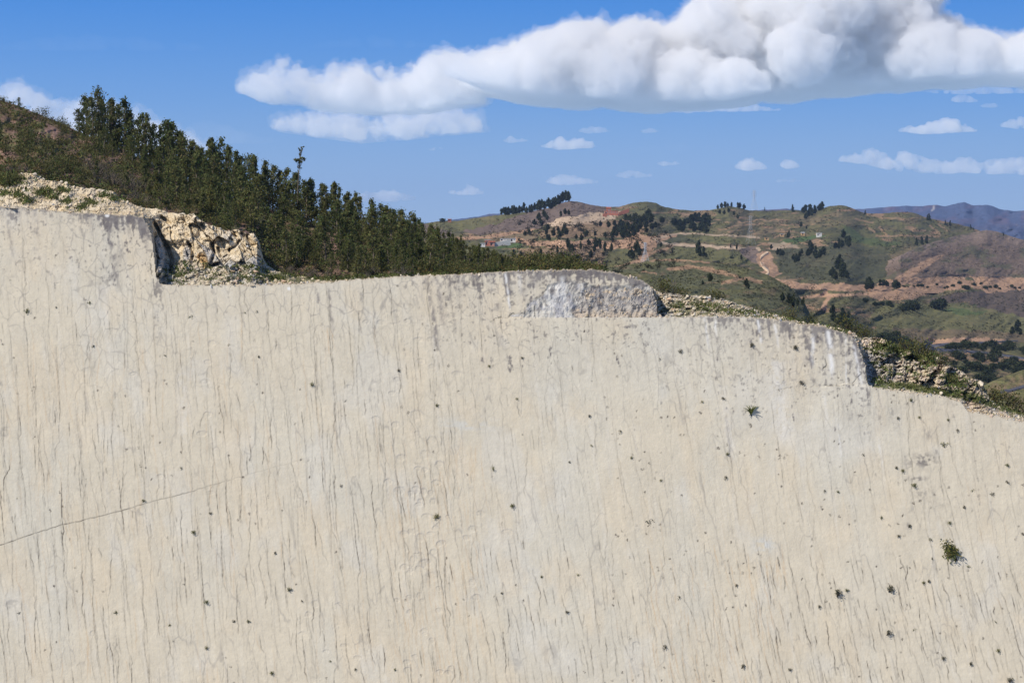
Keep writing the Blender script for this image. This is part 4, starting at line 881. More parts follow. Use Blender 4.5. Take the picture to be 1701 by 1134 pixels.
def cbl(X, PY, S):
    Yc, ida, idb, idc = crag(X, PY, S, 21, 34, 1.0, 7, sl=-.45)
    f = fbm(X / 3, PY / 3, 4, 101)
    c = np.ones(X.shape + (3,)) * TAN
    c = mixc(c, PTAN, sstep(-.2, .3, fbm(X / 14, PY / 10, 4, 102)) * .7)
    w = sstep(262, 285, X) * sstep(505, 430, X)
    c = mixc(c, GREYR * 1.2, (ida > .62).astype(float) * w * sstep(380, 410, PY) * .6)
    c = mixc(c, np.array([.44, .42, .37]), w * sstep(415, 440, PY) * .4)
    c = mixc(c, GREYR, sstep(9, 5, np.hypot((X - 311), (PY - 420) * .6)) * .8)
    c = mixc(c, RUST, sstep(8, 4, segdist(X + 3 * f, PY, [(333, 425), (340, 440)])) * .8)
    c = mixc(c, np.array([.45, .43, .41]), sstep(10, 4, segdist(X, PY, [(262, 400), (268, 425), (266, 460)])) * .7)
    c = mixc(c, [.115, .12, .05], sstep(.12, .35, fbm(X / 8, PY / 5, 4, 103) + .25 * sstep(425, 470, X) * sstep(445, 455, PY) - .1 * (X < 250)) * (.85 * sstep(430, 445, PY) + .35 * (X < 250)))
    return c * (1 + .22 * f + .12 * (idc - .5))[..., None]
bankl = sheet('rubble_slope', -250, 570, .8, lambda x: Lb(x), tln, lambda x: wallY(x, Lb(x)) + .35, lambda x: wallY(x, tl(x)) + np.interp(x, [-110, 240, 300, 450, 570], [9, 9, 6.5, 6, 4]), 150, cbl, M_CRAG, relief=.12, rs_=(14, 8), seed=90, extra=exl, geo=False, back=.12, smooth=False)

tr3 = curve([(1072, 492), (1082, 476), (1090, 484), (1110, 487), (1140, 490), (1165, 491), (1185, 494), (1205, 497), (1222, 504), (1248, 511), (1262, 517), (1290, 522), (1310, 530), (1335, 536), (1365, 541), (1400, 547), (1425, 556), (1440, 566)])
def crub(seed, soil=TAN, gy0=None):
    def f_(X, PY, S):
        Yc, ida, idb, idc = crag(X, PY, S, 8, 6, .3, seed); f = fbm(X / 3, PY / 2.5, 4, seed + 1)
        c = np.ones(X.shape + (3,)) * PTAN * .92
        c = mixc(c, TAN * .9, (ida > .5) * .6); c = mixc(c, GREYR * 1.25, (idb > .6) * .45)
        c = mixc(c, [.12, .13, .05], sstep(.05, .3, fbm(X / 12, PY / 4, 4, seed + 3) + .3 * sstep(.75, .2, S) - .12) * .75)
        return c * (1 + .25 * f + .2 * (idc - .5))[..., None]
    return f_
b3 = sheet('rubble_slope', 1072, 1440, .8, lambda x: E(x) + 2, lambda x: tr3(x) + 1.4 * fbm(x / 4, x * 0, 3, 98), lambda x: wallY(x, E(x)) + .6, lambda x: wallY(x, tr3(x)) + 6.5, 70, crub(23), M_CRAG, relief=.25, rs_=(12, 6), seed=95, extra=lambda X, PY, S, g: crag(X, PY, S, 8, 5, .55, 23)[0], geo=False, back=.12, smooth=False)

tr4 = curve([(1418, 570), (1428, 563), (1440, 560), (1462, 561), (1480, 568), (1492, 580), (1510, 583), (1530, 592), (1548, 590), (1560, 596), (1573, 600), (1578, 607), (1598, 616), (1612, 628), (1628, 632), (1634, 640), (1640, 655), (1652, 668), (1675, 679), (1701, 688), (1790, 716), (1960, 762)])
def exr(X, PY, S, grad):
    w = sstep(1440, 1470, X) * sstep(1650, 1620, X) * sstep(.15, .4, S)
    return crag(X, PY, S, 16, 15, 1.2, 29)[0] * w + crag(X, PY, S, 6, 5, .35, 31)[0]
def c4(X, PY, S):
    Yc, ida, idb, idc = crag(X, PY, S, 16, 15, .3, 29); f = fbm(X / 3, PY / 3, 4, 111)
    c = np.ones(X.shape + (3,)) * PTAN * .95
    c = mixc(c, TAN, (ida > .55) * .6); c = mixc(c, np.array([.60, .47, .40]), (idb > .7) * .4)
    c = mixc(c, GREYR * 1.0, sstep(1510, 1445, X + 8 * f) * sstep(575, 590, PY) * .75)
    c = mixc(c, [.13, .15, .045], sstep(.12, .3, fbm(X / 14, PY / 6, 4, 113) - .12 + .5 * rz(X, PY, 1470, 580, 32, 13) + .35 * rz(X, PY, 1520, 588, 20, 8)) * .9)
    low = curve([(1418, 650), (1450, 640), (1500, 640), (1560, 652), (1600, 655), (1640, 668), (1701, 684), (1790, 710)])
    c = mixc(c, [.14, .155, .05], sstep(9, 3, np.abs(PY - low(X) + 4 * f)) * sstep(1440, 1480, X) * .9)
    c = mixc(c, np.array([.58, .47, .37]), sstep(1590, 1610, X) * sstep(6, 0, E(X) + 3 - PY))
    return c * (1 + .25 * f)[..., None]
b4_ = sheet('rubble_slope', 1418, 1950, .8, lambda x: np.maximum(E(x), 600) + 2, lambda x: tr4(x) + 1.5 * fbm(x / 4, x * 0, 3, 99), lambda x: wallY(x, np.maximum(E(x), 600)) + .6, lambda x: wallY(x, tr4(x)) + 6.0, 110, c4, M_CRAG, relief=.15, rs_=(12, 8), seed=98, extra=exr, geo=False, back=.14, smooth=False)

# stones --------------------------------------------------------------------
def stone_bm(rs, flat=1.0, n=11, ln=1.0):
    bm = bmesh.new()
    for _ in range(n):
        v = rs.normal(size=3); v /= np.linalg.norm(v); v *= rs.uniform(.8, 1.05); bm.verts.new((v[0] * ln, v[1], v[2] * flat))
    r = bmesh.ops.convex_hull(bm, input=bm.verts[:]); bmesh.ops.delete(bm, geom=[e for e in r['geom_interior'] if isinstance(e, bmesh.types.BMVert)], context='VERTS')
    bmesh.ops.triangulate(bm, faces=bm.faces[:]); bm.verts.index_update()
    V = np.array([v.co[:] for v in bm.verts]); F_ = np.array([[v.index for v in f.verts] for f in bm.faces]); bm.free(); return V, F_
rs = np.random.RandomState(120)
TPL = [stone_bm(rs, rs.uniform(.5, .9)) for _ in range(14)]
def rotm(rs):
    q = rs.normal(size=4); q /= np.linalg.norm(q); w, x, y, z = q
    return np.array([[1 - 2 * (y * y + z * z), 2 * (x * y - z * w), 2 * (x * z + y * w)], [2 * (x * y + z * w), 1 - 2 * (x * x + z * z), 2 * (y * z - x * w)], [2 * (x * z - y * w), 2 * (y * z + x * w), 1 - 2 * (x * x + y * y)]])
def bake_stones(name, items, parent=None):
    VV, FF, CC, n = [], [], [], 0
    for (p, s, col) in items:
        v, f = TPL[rs.randint(14)]; v = (v * s * np.array([1, 1, .8])) @ rotm(rs).T + p
        VV.append(v); FF.append(f + n); CC.append(np.ones((len(v), 3)) * col); n += len(v)
    return mesh_np(name, np.concatenate(VV), np.concatenate(FF), M_CRAG, np.concatenate(CC), smooth=False, parent=parent)
items = []
def scatter(sh, n, xr, yfn, smin, smax, cols, skip=None):
    for _ in range(n):
        x = rs.uniform(*xr); y = yfn(x); p = sh.at(x, y); k = p[1] / FPX
        s = (smin + (smax - smin) * rs.rand() ** 3) * k * .5; cc = cols[rs.randint(len(cols))] * rs.uniform(.75, 1.15)
        items.append((p + np.array([0, -s * .3, s * .2]), s, cc))
PALE = [PTAN * 1.08, PTAN, TAN, TAN * .9, GREYR * 1.4, np.array([.60, .46, .34])]
bl_ = lambda f0=0., f1=1.: (lambda x: (lambda b, t_: b + (t_ - b) * rs.uniform(f0, f1))(float(Lb(x)), float(tl(x))))
scatter(bankl, 620, (-100, 262), bl_(), 1.2, 7, PALE); scatter(bankl, 420, (270, 520), bl_(0, .35), 1.2, 8, PALE); scatter(bankl, 200, (262, 470), bl_(0.2, 1), 1.2, 5, PALE)
scatter(bankl, 80, (0, 240), bl_(.85, 1.), 2, 9, PALE[:2])
y3 = lambda x: (lambda b, t_: b + (t_ - b) * rs.uniform(0, 1))(float(E(x)), float(tr3(x)))
scatter(b3, 1100, (1076, 1438), y3, 1.2, 6.5, PALE)
y4 = lambda x: (lambda b, t_: b + (t_ - b) * rs.uniform(0, 1))(float(E(x)), float(tr4(x)))
scatter(b4_, 600, (1445, 1780), y4, 1.2, 6, PALE); scatter(b4_, 260, (1600, 1780), lambda x: float(E(x)) - rs.uniform(0, 6), 2, 7, PALE)
scatter(slope, 500, (470, 1060), lambda x: float(B(x)) + 1 - abs(rs.normal(0, 2.2)), 1.5, 5.5, PALE)
for _ in range(110):                                  # pebbles lodged in the rubbly hollow of the slab
    x = rs.uniform(962, 1092); y = rs.uniform(470, 527) if x < 1060 else rs.uniform(480, 527)
    if rs.rand() > .35 + .65 * (y > 505 or y < 490): continue
    p = wall_pt(x, y); s = rs.uniform(.04, .13); items.append((p + np.array([0, -s * .2, 0]), s, PALE[rs.randint(6)] * rs.uniform(.7, 1.0)))
for _ in range(900):                                  # crumbs along the broken rim
    x = rs.uniform(-100, 1780); p = wall_pt(x, float(E(x)) + rs.uniform(-1.5, 3.5)); s = rs.uniform(.03, .11) * (1 + (rs.rand() < .1)); items.append((p + np.array([0, rs.uniform(0, .2), 0]), s, PALE[rs.randint(6)] * rs.uniform(.75, 1.05)))
tag(bake_stones('loose_stones', items), kind='stuff')
# larger boulders, each a thing
BLD = [mesh_np('boulder', *stone_bm(np.random.RandomState(400 + i), .75, 16, 1.25), M_CRAG, None, smooth=False) for i in range(6)]
for i, b in enumerate(BLD):
    n = len(b.data.vertices); a = b.data.color_attributes.new('Col', 'FLOAT_COLOR', 'POINT'); c = np.ones((n, 4), np.float32); c[:, :3] = [PTAN, TAN, PTAN * .95, np.array([.60, .42, .28]), GREYR, PTAN * 1.1][i]; a.data.foreach_set('color', c.reshape(-1))
def boulder(i, sh, x, y, wpx, hpx, lab, grp=None, rz=None):
    p = sh.at(x, y); k = p[1] / FPX; o = dup(BLD[i], USED, p + np.array([0, -.1, .25 * hpx * k]), 1, rs.uniform(0, 6.28) if rz is None else rz)
    o.scale = (wpx * k * .42, wpx * k * .4, hpx * k * .62); o.name = 'boulder'; tag(o, lab, 'rock', grp)
boulder(1, slope, 497, 464, 26, 10, 'long tan boulder lying in the grass right of the broken outcrop', rz=.0)
boulder(0, slope, 520, 467, 9, 8, 'small pale rock on the rim just right of the long tan boulder')
boulder(3, b3, 1111, 499, 11, 10, 'orange-brown block among the rubble right of the stained ledge')
boulder(4, b3, 1177, 496, 13, 6, 'flat dark rock on the top line of the rubble ridge')
boulder(5, b3, 1369, 543, 9, 5, 'pale flat rock at the lower end of the rubble ridge')
boulder(5, b4_, 1609, 634, 15, 6, 'long white rock lying on the crest of the right outcrop')
boulder(5, b4_, 1557, 600, 9, 13, 'upright pale rock on the crest of the right outcrop')
boulder(0, b4_, 1628, 642, 14, 14, 'rounded pale knob at the end of the right outcrop')
boulder(3, b4_, 1596, 657, 8, 6, 'orange stone on the grass strip below the right outcrop')
boulder(0, b4_, 1563, 655, 10, 8, 'pale pink stone at the slab rim below the right outcrop')
boulder(0, slope, 695, 459, 6, 8, 'small upright pale stone on the middle cliff rim')
boulder(5, slope, 668, 458, 8, 4, 'flat white stone on the middle cliff rim left of the upright one')
boulder(5, slope, 885, 450, 7, 3, 'flat pale stone alone on the rim above the grey stained part')
boulder(5, bankl, 57, 291, 11, 7, 'white rock on the very top of the left rubble heap')
boulder(5, bankl, 101, 304, 8, 7, 'squarish white rock on the crest of the left rubble heap')
boulder(0, bankl, 110, 306, 9, 6, 'pale rock touching the squarish white one on the left rubble heap')
boulder(0, bankl, 212, 340, 8, 10, 'tan block at the right end of the left rubble heap')
boulder(0, bankl, 386, 408, 12, 11, 'pale wedge-shaped block jutting from the broken outcrop')
boulder(0, bankl, 417, 460, 14, 9, 'pinkish block at the foot of the broken outcrop')
boulder(0, bankl, 303, 357, 12, 5, 'flat white slab on the top edge of the broken outcrop')
for _ in range(44):
    q = rs.randint(3)
    if q == 0: x = rs.uniform(0, 240); boulder(rs.choice([0, 1, 2, 5]), bankl, x, bl_(.1, .95)(x), rs.uniform(5, 9), rs.uniform(4, 7), 'middle-sized pale rock in the tan rubble heap at the left', 'rocks in the left rubble heap')
    elif q == 1: x = rs.uniform(300, 490); boulder(rs.choice([0, 1, 2, 3]), bankl, x, bl_(.0, .3)(x), rs.uniform(5, 12), rs.uniform(4, 8), 'tumbled rock along the foot of the broken outcrop', 'rocks at the foot of the broken outcrop')
    else: x = rs.uniform(1090, 1420); boulder(rs.choice([0, 2, 3, 5]), b3, x, y3(x), rs.uniform(4, 9), rs.uniform(4, 7), 'middle-sized pale rock in the rubble ridge right of centre', 'rocks in the rubble ridge')
# grass on the banks
def grass_on(specs, name, seed):
    r2 = np.random.RandomState(seed); VV, FF, CC, n = [], [], [], 0
    for (sh, x0, y0, rx, ry, cnt, hpx) in specs:
        for _ in range(cnt):
            x = x0 + r2.normal() * rx; y = y0 + r2.normal() * ry; p = sh.at(x, y); k = p[1] / FPX; h = hpx * k * r2.uniform(.5, 1.2)
            v, f, c = leaves_np(r2, (p + np.array([0, -.05, h * .35]))[None], -2.0, h * .34, 7, np.array([h * .45, h * .45, h * .2])); c = c * r2.uniform(.6, 1.3)
            VV.append(v); FF.append(f + n); CC.append(c); n += len(v)
    tag(mesh_np(name, np.concatenate(VV), np.concatenate(FF), M_GRASSL, np.concatenate(CC) / 1.6, smooth=False), kind='stuff')
sp = [(bankl, 450, 462, 26, 4, 160, 6), (bankl, 415, 448, 14, 6, 70, 6), (bankl, 375, 458, 22, 5, 60, 5), (bankl, 292, 462, 12, 5, 40, 6), (bankl, 344, 444, 10, 4, 30, 5), (bankl, 300, 448, 8, 6, 40, 7)]
sp += [(bankl, x, y, 5, 3, 34, 7) for x, y in [(82, 320), (105, 317), (88, 330), (110, 335), (152, 338), (30, 325), (5, 322), (65, 322), (190, 332), (135, 345), (45, 334), (172, 325)]]
sp += [(bankl, 12, 302, 14, 8, 160, 10)]
sp += [(b3, x, y, 10, 2.5, 40, 5.5) for x, y in [(1128, 510), (1160, 506), (1172, 514), (1200, 516), (1225, 519), (1250, 521), (1282, 526), (1310, 531), (1340, 540), (1380, 546), (1190, 508), (1400, 551)]]
sp += [(b4_, 1470, 578, 14, 6, 120, 6), (b4_, 1492, 582, 9, 5, 50, 6), (b4_, 1516, 590, 11, 4, 45, 6), (b4_, 1538, 600, 8, 5, 60, 7), (b4_, 1545, 602, 6, 8, 50, 9), (b4_, 1578, 632, 8, 6, 60, 8), (b4_, 1590, 640, 9, 6, 60, 7), (b4_, 1460, 633, 8, 4, 40, 6), (b4_, 1470, 614, 8, 5, 30, 5)]
sp += [(b4_, x, y, 12, 3.0, 55, 4.5) for x, y in [(1500, 640), (1525, 642), (1550, 648), (1580, 655), (1605, 657), (1625, 664), (1650, 672), (1675, 680), (1700, 688), (1720, 694), (1740, 700)]]
sp += [(slope, x, float(B(x)) - 3, 9, 2, 34, 5) for x in range(430, 1000, 14)]
grass_on(sp, 'grass', 5)
# bushes on the bank ends
for (x, y, s, q) in [(12, 310, 1.4, 1), (28, 302, 1.0, 0), (1180, 489, .9, 0), (1195, 493, .8, 2), (1100, 482, 1.3, 1), (1115, 483, 1.1, 3), (1135, 485, .8, 0), (1315, 527, 1.1, 1), (1345, 532, 1.0, 2), (1408, 545, 1.3, 1), (1425, 552, 1.2, 3), (1440, 556, 1.0, 0), (1530, 588, 1.5, 1), (1545, 590, 1.1, 2), (1565, 606, .9, 1), (1510, 580, 1.3, 3), (1655, 668, 1.3, 1), (1670, 672, 1.5, 3), (1690, 680, 1.4, 1), (1715, 688, 1.4, 0), (1650, 655, 1.3, 2), (1578, 640, .9, 1)]:
    sh = bankl if x < 600 else (b3 if x < 1440 else b4_); o = dup(shs[q], USED, sh.at(x, y) + np.array([0, .3, -.1]), s, rs.uniform(0, 6))
    tag(o, 'bushy shrub along the top of the broken rock above the slab', 'shrub', 'shrubs topping the rubble banks')
# plants rooted in the slab
tfs = [make_tuft('grass_tuft', np.random.RandomState(500), 1.0, M_TUFT, 46)]
gws = [make_shrub('wall_shrub', np.random.RandomState(510 + i), 1.0, .5, [M_TUFT, M_GREYT, M_TUFT, M_GREYT][i], M_DBARK, leaf=.11, n=170, twigs=11) for i in range(4)]
sap = make_shrub('leafy_sapling', np.random.RandomState(530), 1.0, .42, M_TUFT, M_DBARK, leaf=.085, n=800, twigs=13)
def on_wall(src, x, y, hpx, lab, cat='plant', grp=None):
    p = wall_pt(x, y); k = p[1] / FPX; o = dup(src, USED, p + np.array([0, .02, 0]), hpx * k, rs.uniform(0, 6.28), tilt=(math.radians(rs.uniform(12, 40)), 0))
    o.rotation_mode = 'XYZ'; tag(o, lab, cat, grp)
on_wall(sap, 1589, 930, 31, 'leafy green sapling, the largest plant on the slab, at its right side', 'sapling')
on_wall(tfs[0], 1247, 688, 17, 'big spiky yellow-green grass tuft right of centre on the slab', 'grass tuft')
for (x, y, h, q, lab) in [(1076, 873, 17, 1, 'grey-brown bush on the slab below centre right'), (1390, 991, 17, 3, 'dark withered bush lower right, left of a tiny yellow-green tuft'), (1476, 983, 16, 1, 'greyish shrub lower right between the dark bush and the sapling'), (1472, 1055, 13, 3, 'thin grey shrub straight below the greyish one at lower right'),
                      (1408, 982, 7, 0, 'tiny yellow-green tuft beside the dark withered bush'), (1570, 743, 14, 2, 'bright green two-part shrub high on the right of the slab'), (728, 861, 12, 2, 'round dark green cushion plant in the middle of the slab'), (820, 782, 10, 0, 'small green tuft up and right of the round cushion plant'),
                      (852, 842, 9, 2, 'small dark green tuft right of the round cushion plant'), (43, 521, 11, 0, 'green and brown clump near the left edge high on the slab'), (316, 529, 9, 0, 'small two-leaved green sprig under the broken outcrop'), (303, 781, 8, 1, 'dark flat tuft above the slanting fissure'), (517, 641, 8, 0, 'yellow-green sprig in the upper left middle of the slab'),
                      (568, 811, 8, 1, 'small grey-green tuft left of the row of footprints'), (1128, 587, 10, 1, 'grey round tuft under the rubble ridge'), (1246, 577, 10, 3, 'brown tuft under the white-streaked rim'), (1321, 580, 9, 1, 'grey tuft left of the dark-stained corner'), (1332, 639, 9, 3, 'dark brown tuft at the left end of the lower ledge'),
                      (1646, 824, 10, 1, 'dark oval moss cushion near the right edge'), (481, 981, 9, 0, 'small star-shaped green tuft lower left of centre'), (343, 1002, 9, 2, 'small dark green tuft at lower left'), (191, 1019, 7, 0, 'tiny green tuft near the lower left corner'), (1106, 1078, 10, 1, 'olive tuft near the bottom, below centre right'),
                      (1231, 1109, 10, 3, 'greyish twiggy tuft at the bottom right of centre'), (1130, 995, 8, 1, 'small grey tuft straight above the olive one'), (1221, 974, 7, 3, 'small dark tuft left of the withered bush'), (1676, 1132, 12, 3, 'grey tuft in the lower right corner'), (1518, 808, 9, 2, 'green tuft under the dark blotches at right'), (1509, 877, 8, 3, 'dark moss clump below the blotches at right'),
                      (1097, 598, 6, 1, 'very small tuft left of the grey round tuft')]:
    on_wall(gws[q], x, y, h * .85, lab)
small_w = [(148, 506, 5), (30, 1021, 5), (282, 1039, 4), (289, 1066, 4), (342, 1077, 5), (388, 1034, 5), (452, 1119, 6), (154, 577, 4), (408, 521, 3), (428, 519, 4), (1168, 669, 5), (1203, 664, 5), (1209, 756, 5), (1207, 796, 6), (1527, 694, 4), (1490, 697, 5), (1512, 667, 5), (1593, 717, 5), (1673, 774, 5), (1674, 803, 5), (1616, 817, 5), (1488, 780, 5), (1500, 783, 5), (1436, 758, 6), (1462, 862, 5), (1371, 817, 4), (1391, 818, 4), (1493, 892, 5), (1546, 898, 5), (1541, 967, 5), (1535, 970, 5), (1592, 991, 4), (1655, 1034, 4), (1611, 1104, 6), (1659, 1082, 6), (1566, 1094, 6), (1519, 1048, 5), (1362, 1010, 5), (1609, 943, 5), (1549, 929, 4),
           (1575, 700, 4), (1600, 845, 5), (1578, 870, 5), (1700, 890, 5), (1049, 762, 4), (1033, 720, 6), (1099, 800, 4), (1313, 1113, 5), (984, 742, 4), (945, 770, 4), (857, 664, 5), (978, 693, 5), (726, 676, 5), (663, 617, 4), (812, 610, 4), (868, 596, 4), (655, 1113, 4), (591, 1113, 4), (961, 957, 5), (943, 1018, 5), (900, 960, 4), (832, 987, 4), (548, 1100, 4), (502, 1000, 4), (414, 1033, 5), (456, 920, 4), (321, 886, 6), (350, 853, 4), (240, 833, 5), (92, 512, 3), (154, 578, 3), (275, 592, 3), (380, 575, 3), (429, 594, 4)]
for i, (x, y, h) in enumerate(small_w):
    on_wall(gws[i % 4], x, y, h * 1.15, 'tiny tuft rooted in a hairline crack of the pale slab', 'plant', 'tiny tufts dotted over the slab')
# bits of litter and pale marks on the rim
# ------------------------------------------------------------------ far trees, houses, pylons
ftr = [make_tree('far_tree', np.random.RandomState(600 + i), 10.0, 'round', M_FARLEAF, M_DBARK, leaf=.75, dens=.75, rad=2.2) for i in range(5)]
fbs = [make_tree('far_bush', np.random.RandomState(620 + i), 4.0, 'round', M_FARLEAF, M_DBARK, leaf=.5, dens=.6, rad=2.3) for i in range(2)]
fco = [make_tree('far_conifer', np.random.RandomState(640 + i), 10.0, 'cone', M_FARLEAF, M_DBARK, leaf=.6, dens=.75, rad=2.4) for i in range(2)]
rs = np.random.RandomState(140)
def which(x, y):
    if y > float(tb(x)) - 1 and x > 1412 and y < 479: return brown
    if x < 1335 and y > float(tsx(x)) - 1 and x > 940: return spur
    return hills
def ft(x, y, hpx, src, lab, grp=None, wf=1.0):
    sh = which(x, y); p = sh.at(x, y + .3); h = hpx * p[1] / FPX; b = src[rs.randint(len(src))]; h0 = 4.0 if src is fbs else 10.0
    o = dup(b, USED, p + np.array([0, 0, -.04 * h]), 1, rs.uniform(0, 6.28)); s = h / h0; o.scale = (s * wf, s * wf, s); tag(o, lab, 'bush' if src is fbs else 'tree', grp); return o
# row on the far crest
for x in list(np.arange(832, 944, 4.3)):
    ft(x + rs.uniform(-1, 1), float(tm(x)) + rs.uniform(0, 4), rs.uniform(11, 17) + (3 if x > 895 else 0), ftr, 'tree of the dark row along the far hill crest left of its top', 'trees in the row on the far crest', .8)
ft(735, 369, 6, fbs, 'single round tree beside the tiny hut on the far left ridge', None, 1.2)
def grove(poly, n, h0, h1, src, lab, grp, wf=1.0):
    xs_ = [p[0] for p in poly]; ys_ = [p[1] for p in poly]; k = 0; pts = []
    while k < n:
        x = rs.uniform(min(xs_), max(xs_)); y = rs.uniform(min(ys_), max(ys_))
        if inpoly(np.array([x]), np.array([y]), poly)[0]: pts.append((y, x)); k += 1
    for y, x in sorted(pts): ft(x, y, rs.uniform(h0, h1), src, lab, grp, wf)
grove([(1012, 392), (1024, 378), (1046, 362), (1080, 356), (1102, 362), (1098, 378), (1072, 392), (1035, 398)], 44, 9, 15, ftr, 'dark tree in the big sloping grove right of the long brick building', 'trees in the grove by the brick building', 1.25)
grove([(1112, 388), (1120, 374), (1142, 366), (1172, 362), (1184, 376), (1176, 390)], 38, 9, 15, ftr, 'dark tree in the compact rounded grove in the middle of the far hills', 'trees in the compact grove', 1.25)
grove([(960, 402), (1000, 372), (1030, 372), (1030, 392), (1010, 412), (985, 414)], 20, 7, 12, ftr, 'tree scattered on the eroded slope below the long brick building', 'trees on the eroded slope', 1.0)
grove([(868, 392), (905, 380), (950, 385), (960, 398), (930, 402), (890, 400)], 15, 8, 14, ftr, 'tree above the orange track near the white village walls', 'trees above the orange track')
grove([(850, 425), (880, 416), (960, 418), (1010, 440), (990, 452), (860, 450)], 24, 10, 18, ftr, 'tree in the gully right behind the cliff-top thicket', 'trees in the gully behind the thicket', .8)
grove([(940, 412), (1020, 410), (1020, 420), (950, 424)], 9, 13, 20, ftr, 'slim tree standing against the orange track bank', 'slim trees on the orange bank', .6)
grove([(880, 374), (905, 362), (915, 372), (900, 384)], 7, 9, 15, ftr, 'tree on the purple slope above the bare sandy patch', 'trees on the purple slope')
grove([(928, 358), (945, 350), (948, 358), (932, 364)], 5, 7, 10, ftr, 'small tree on the purple hill below the crest row', 'small trees on the purple hill')
for x, y, h in [(1058, 422, 22), (1062, 426, 18), (1048, 428, 16), (1052, 430, 14), (1045, 428, 13)]: ft(x, y, h, ftr, 'dark tree in the small clump left of the white lattice pylon', 'clump left of the white pylon', .7)
for x, y, h in [(1159, 424, 24), (1168, 428, 18), (1162, 428, 15), (1173, 428, 9)]: ft(x, y, h, ftr, 'tree of the lone dark clump in the middle of the green terrace', 'clump on the green terrace', .7)
ft(1098, 411, 9, ftr, 'small dark tree beside the sandy track bend', None, .8)
for x in (1193, 1199, 1204, 1209, 1226, 1229, 1215, 1236): ft(x, float(tm(x)) + 1.5, rs.uniform(6, 11), ftr, 'little tree on the round knob of the far skyline', 'trees on the skyline knob', .9)
for x, y in ((1196, 356), (1203, 357), (1211, 353), (1219, 358), (1225, 364)): ft(x, y, 8, ftr, 'dark bush tree on the slope just under the skyline knob', 'trees under the skyline knob')
ft(1271, 350, 6, fco, 'tiny pointed tree alone on the far skyline right of the tall pylon', None, .7)
ft(1317, 352, 12, fco, 'dark pointed tree alone on the skyline left of the skyline grove', None, 1.0)
grove([(1326, 364), (1335, 351), (1368, 344), (1374, 347), (1352, 357), (1340, 366)], 18, 8, 13, ftr, 'tree in the dark grove at the foot of the dome-shaped hilltop', 'trees in the skyline grove')
for x, y, h in [(1437, 356, 7), (1543, 366, 12), (1540, 366, 9), (1570, 374, 8), (1578, 375, 9), (1573, 375, 6), (1612, 379, 6), (1617, 381, 4)]: ft(x, y, h, fco, 'pointed dark tree on the green ridge in front of the blue mountains', 'trees on the green ridge')
ft(1667, 391, 5, fco, 'tiny pointed tree on the crest of the brown hill')
for x, y, h in [(1523, 407, 12), (1531, 406, 13), (1539, 404, 13)]: ft(x, y, h, fco, 'one of three dark trees in a row left of the brown hill crest', 'three trees by the brown hill', 1.1)
grove([(1382, 412), (1386, 400), (1400, 394), (1414, 402), (1414, 414), (1395, 416)], 14, 9, 16, ftr, 'tree in the tall dark stand right of the small white house', 'stand right of the white house')
grove([(1328, 428), (1332, 414), (1350, 410), (1368, 414), (1370, 430), (1345, 432)], 17, 9, 15, ftr, 'tree in the dark grove below the green field', 'trees below the green field')
for x, y, h in [(1309, 396, 13), (1330, 378, 10), (1339, 381, 6), (1296, 426, 13), (1291, 424, 12), (1300, 426, 11), (1281, 415, 9), (1224, 415, 9), (1232, 432, 9), (1321, 438, 16), (1326, 436, 13), (1317, 432, 10), (1213, 412, 6)]: ft(x, y, h, ftr, 'dark tree scattered around the bends of the sandy road', 'trees around the sandy road', .8)
grove([(1380, 466), (1384, 446), (1396, 440), (1404, 452), (1412, 476), (1402, 480)], 14, 12, 19, ftr, 'tree of the tall dark clump left of the foot of the brown hill', 'clump left of the brown hill')
for x, y, h in [(1443, 480, 20), (1447, 482, 16), (1440, 482, 12), (1461, 476, 12), (1468, 476, 12), (1474, 477, 11), (1489, 480, 16), (1485, 480, 13), (1493, 480, 12)]: ft(x, y, h, ftr, 'tree of the short row in front of the orange bank', 'row in front of the orange bank', 1.1)
for x, y, h in [(1240, 478, 15), (1243, 480, 10), (1180, 470, 16), (1168, 474, 8), (1300, 502, 16), (1310, 506, 18), (1316, 507, 18), (1325, 508, 12), (1333, 507, 13), (1318, 512, 10)]: ft(x, y, h, ftr, 'dark tree on the scrubby ground behind the rubble ridge', 'trees behind the rubble ridge', .8)
grove([(1375, 540), (1380, 520), (1396, 522), (1420, 534), (1425, 548), (1400, 552)], 15, 11, 18, ftr, 'tree in the dark thicket behind the dark-stained slab corner', 'thicket behind the slab corner')
for x, y, h in [(1507, 516, 13), (1515, 515, 15), (1518, 516, 12), (1500, 517, 9), (1555, 513, 14), (1562, 512, 15), (1558, 514, 10), (1478, 508, 8), (1437, 503, 7), (1453, 508, 6), (1460, 508, 5), (1465, 507, 6), (1482, 510, 5)]: ft(x, y, h, fbs, 'round bush on the grassy mound in the right valley', 'bushes on the grassy mound', 1.1)
for x in np.arange(1500, 1700, 8.5): ft(x + rs.uniform(-3, 3), 474 + rs.uniform(-2, 7), rs.uniform(3, 6), fbs, 'small bush dotted along the orange road cut', 'bushes on the orange road cut', 1.1)
grove([(1560, 600), (1590, 588), (1640, 596), (1701, 606), (1740, 640), (1640, 640), (1590, 620)], 46, 6, 12, fbs, 'bush on the slope below the asphalt road', 'bushes below the asphalt road', 1.2)
grove([(1570, 580), (1600, 575), (1660, 574), (1720, 582), (1720, 594), (1660, 584), (1600, 582)], 22, 6, 11, fbs, 'bush between the two arms of the asphalt road', 'bushes between the road arms', 1.2)
for x, y, h in [(1653, 592, 20), (1648, 594, 14), (1660, 594, 13), (1630, 600, 14), (1690, 553, 22), (1682, 556, 14), (1695, 557, 12)]: ft(x, y, h, ftr, 'dark tree near the asphalt road at the right edge', 'trees near the asphalt road')
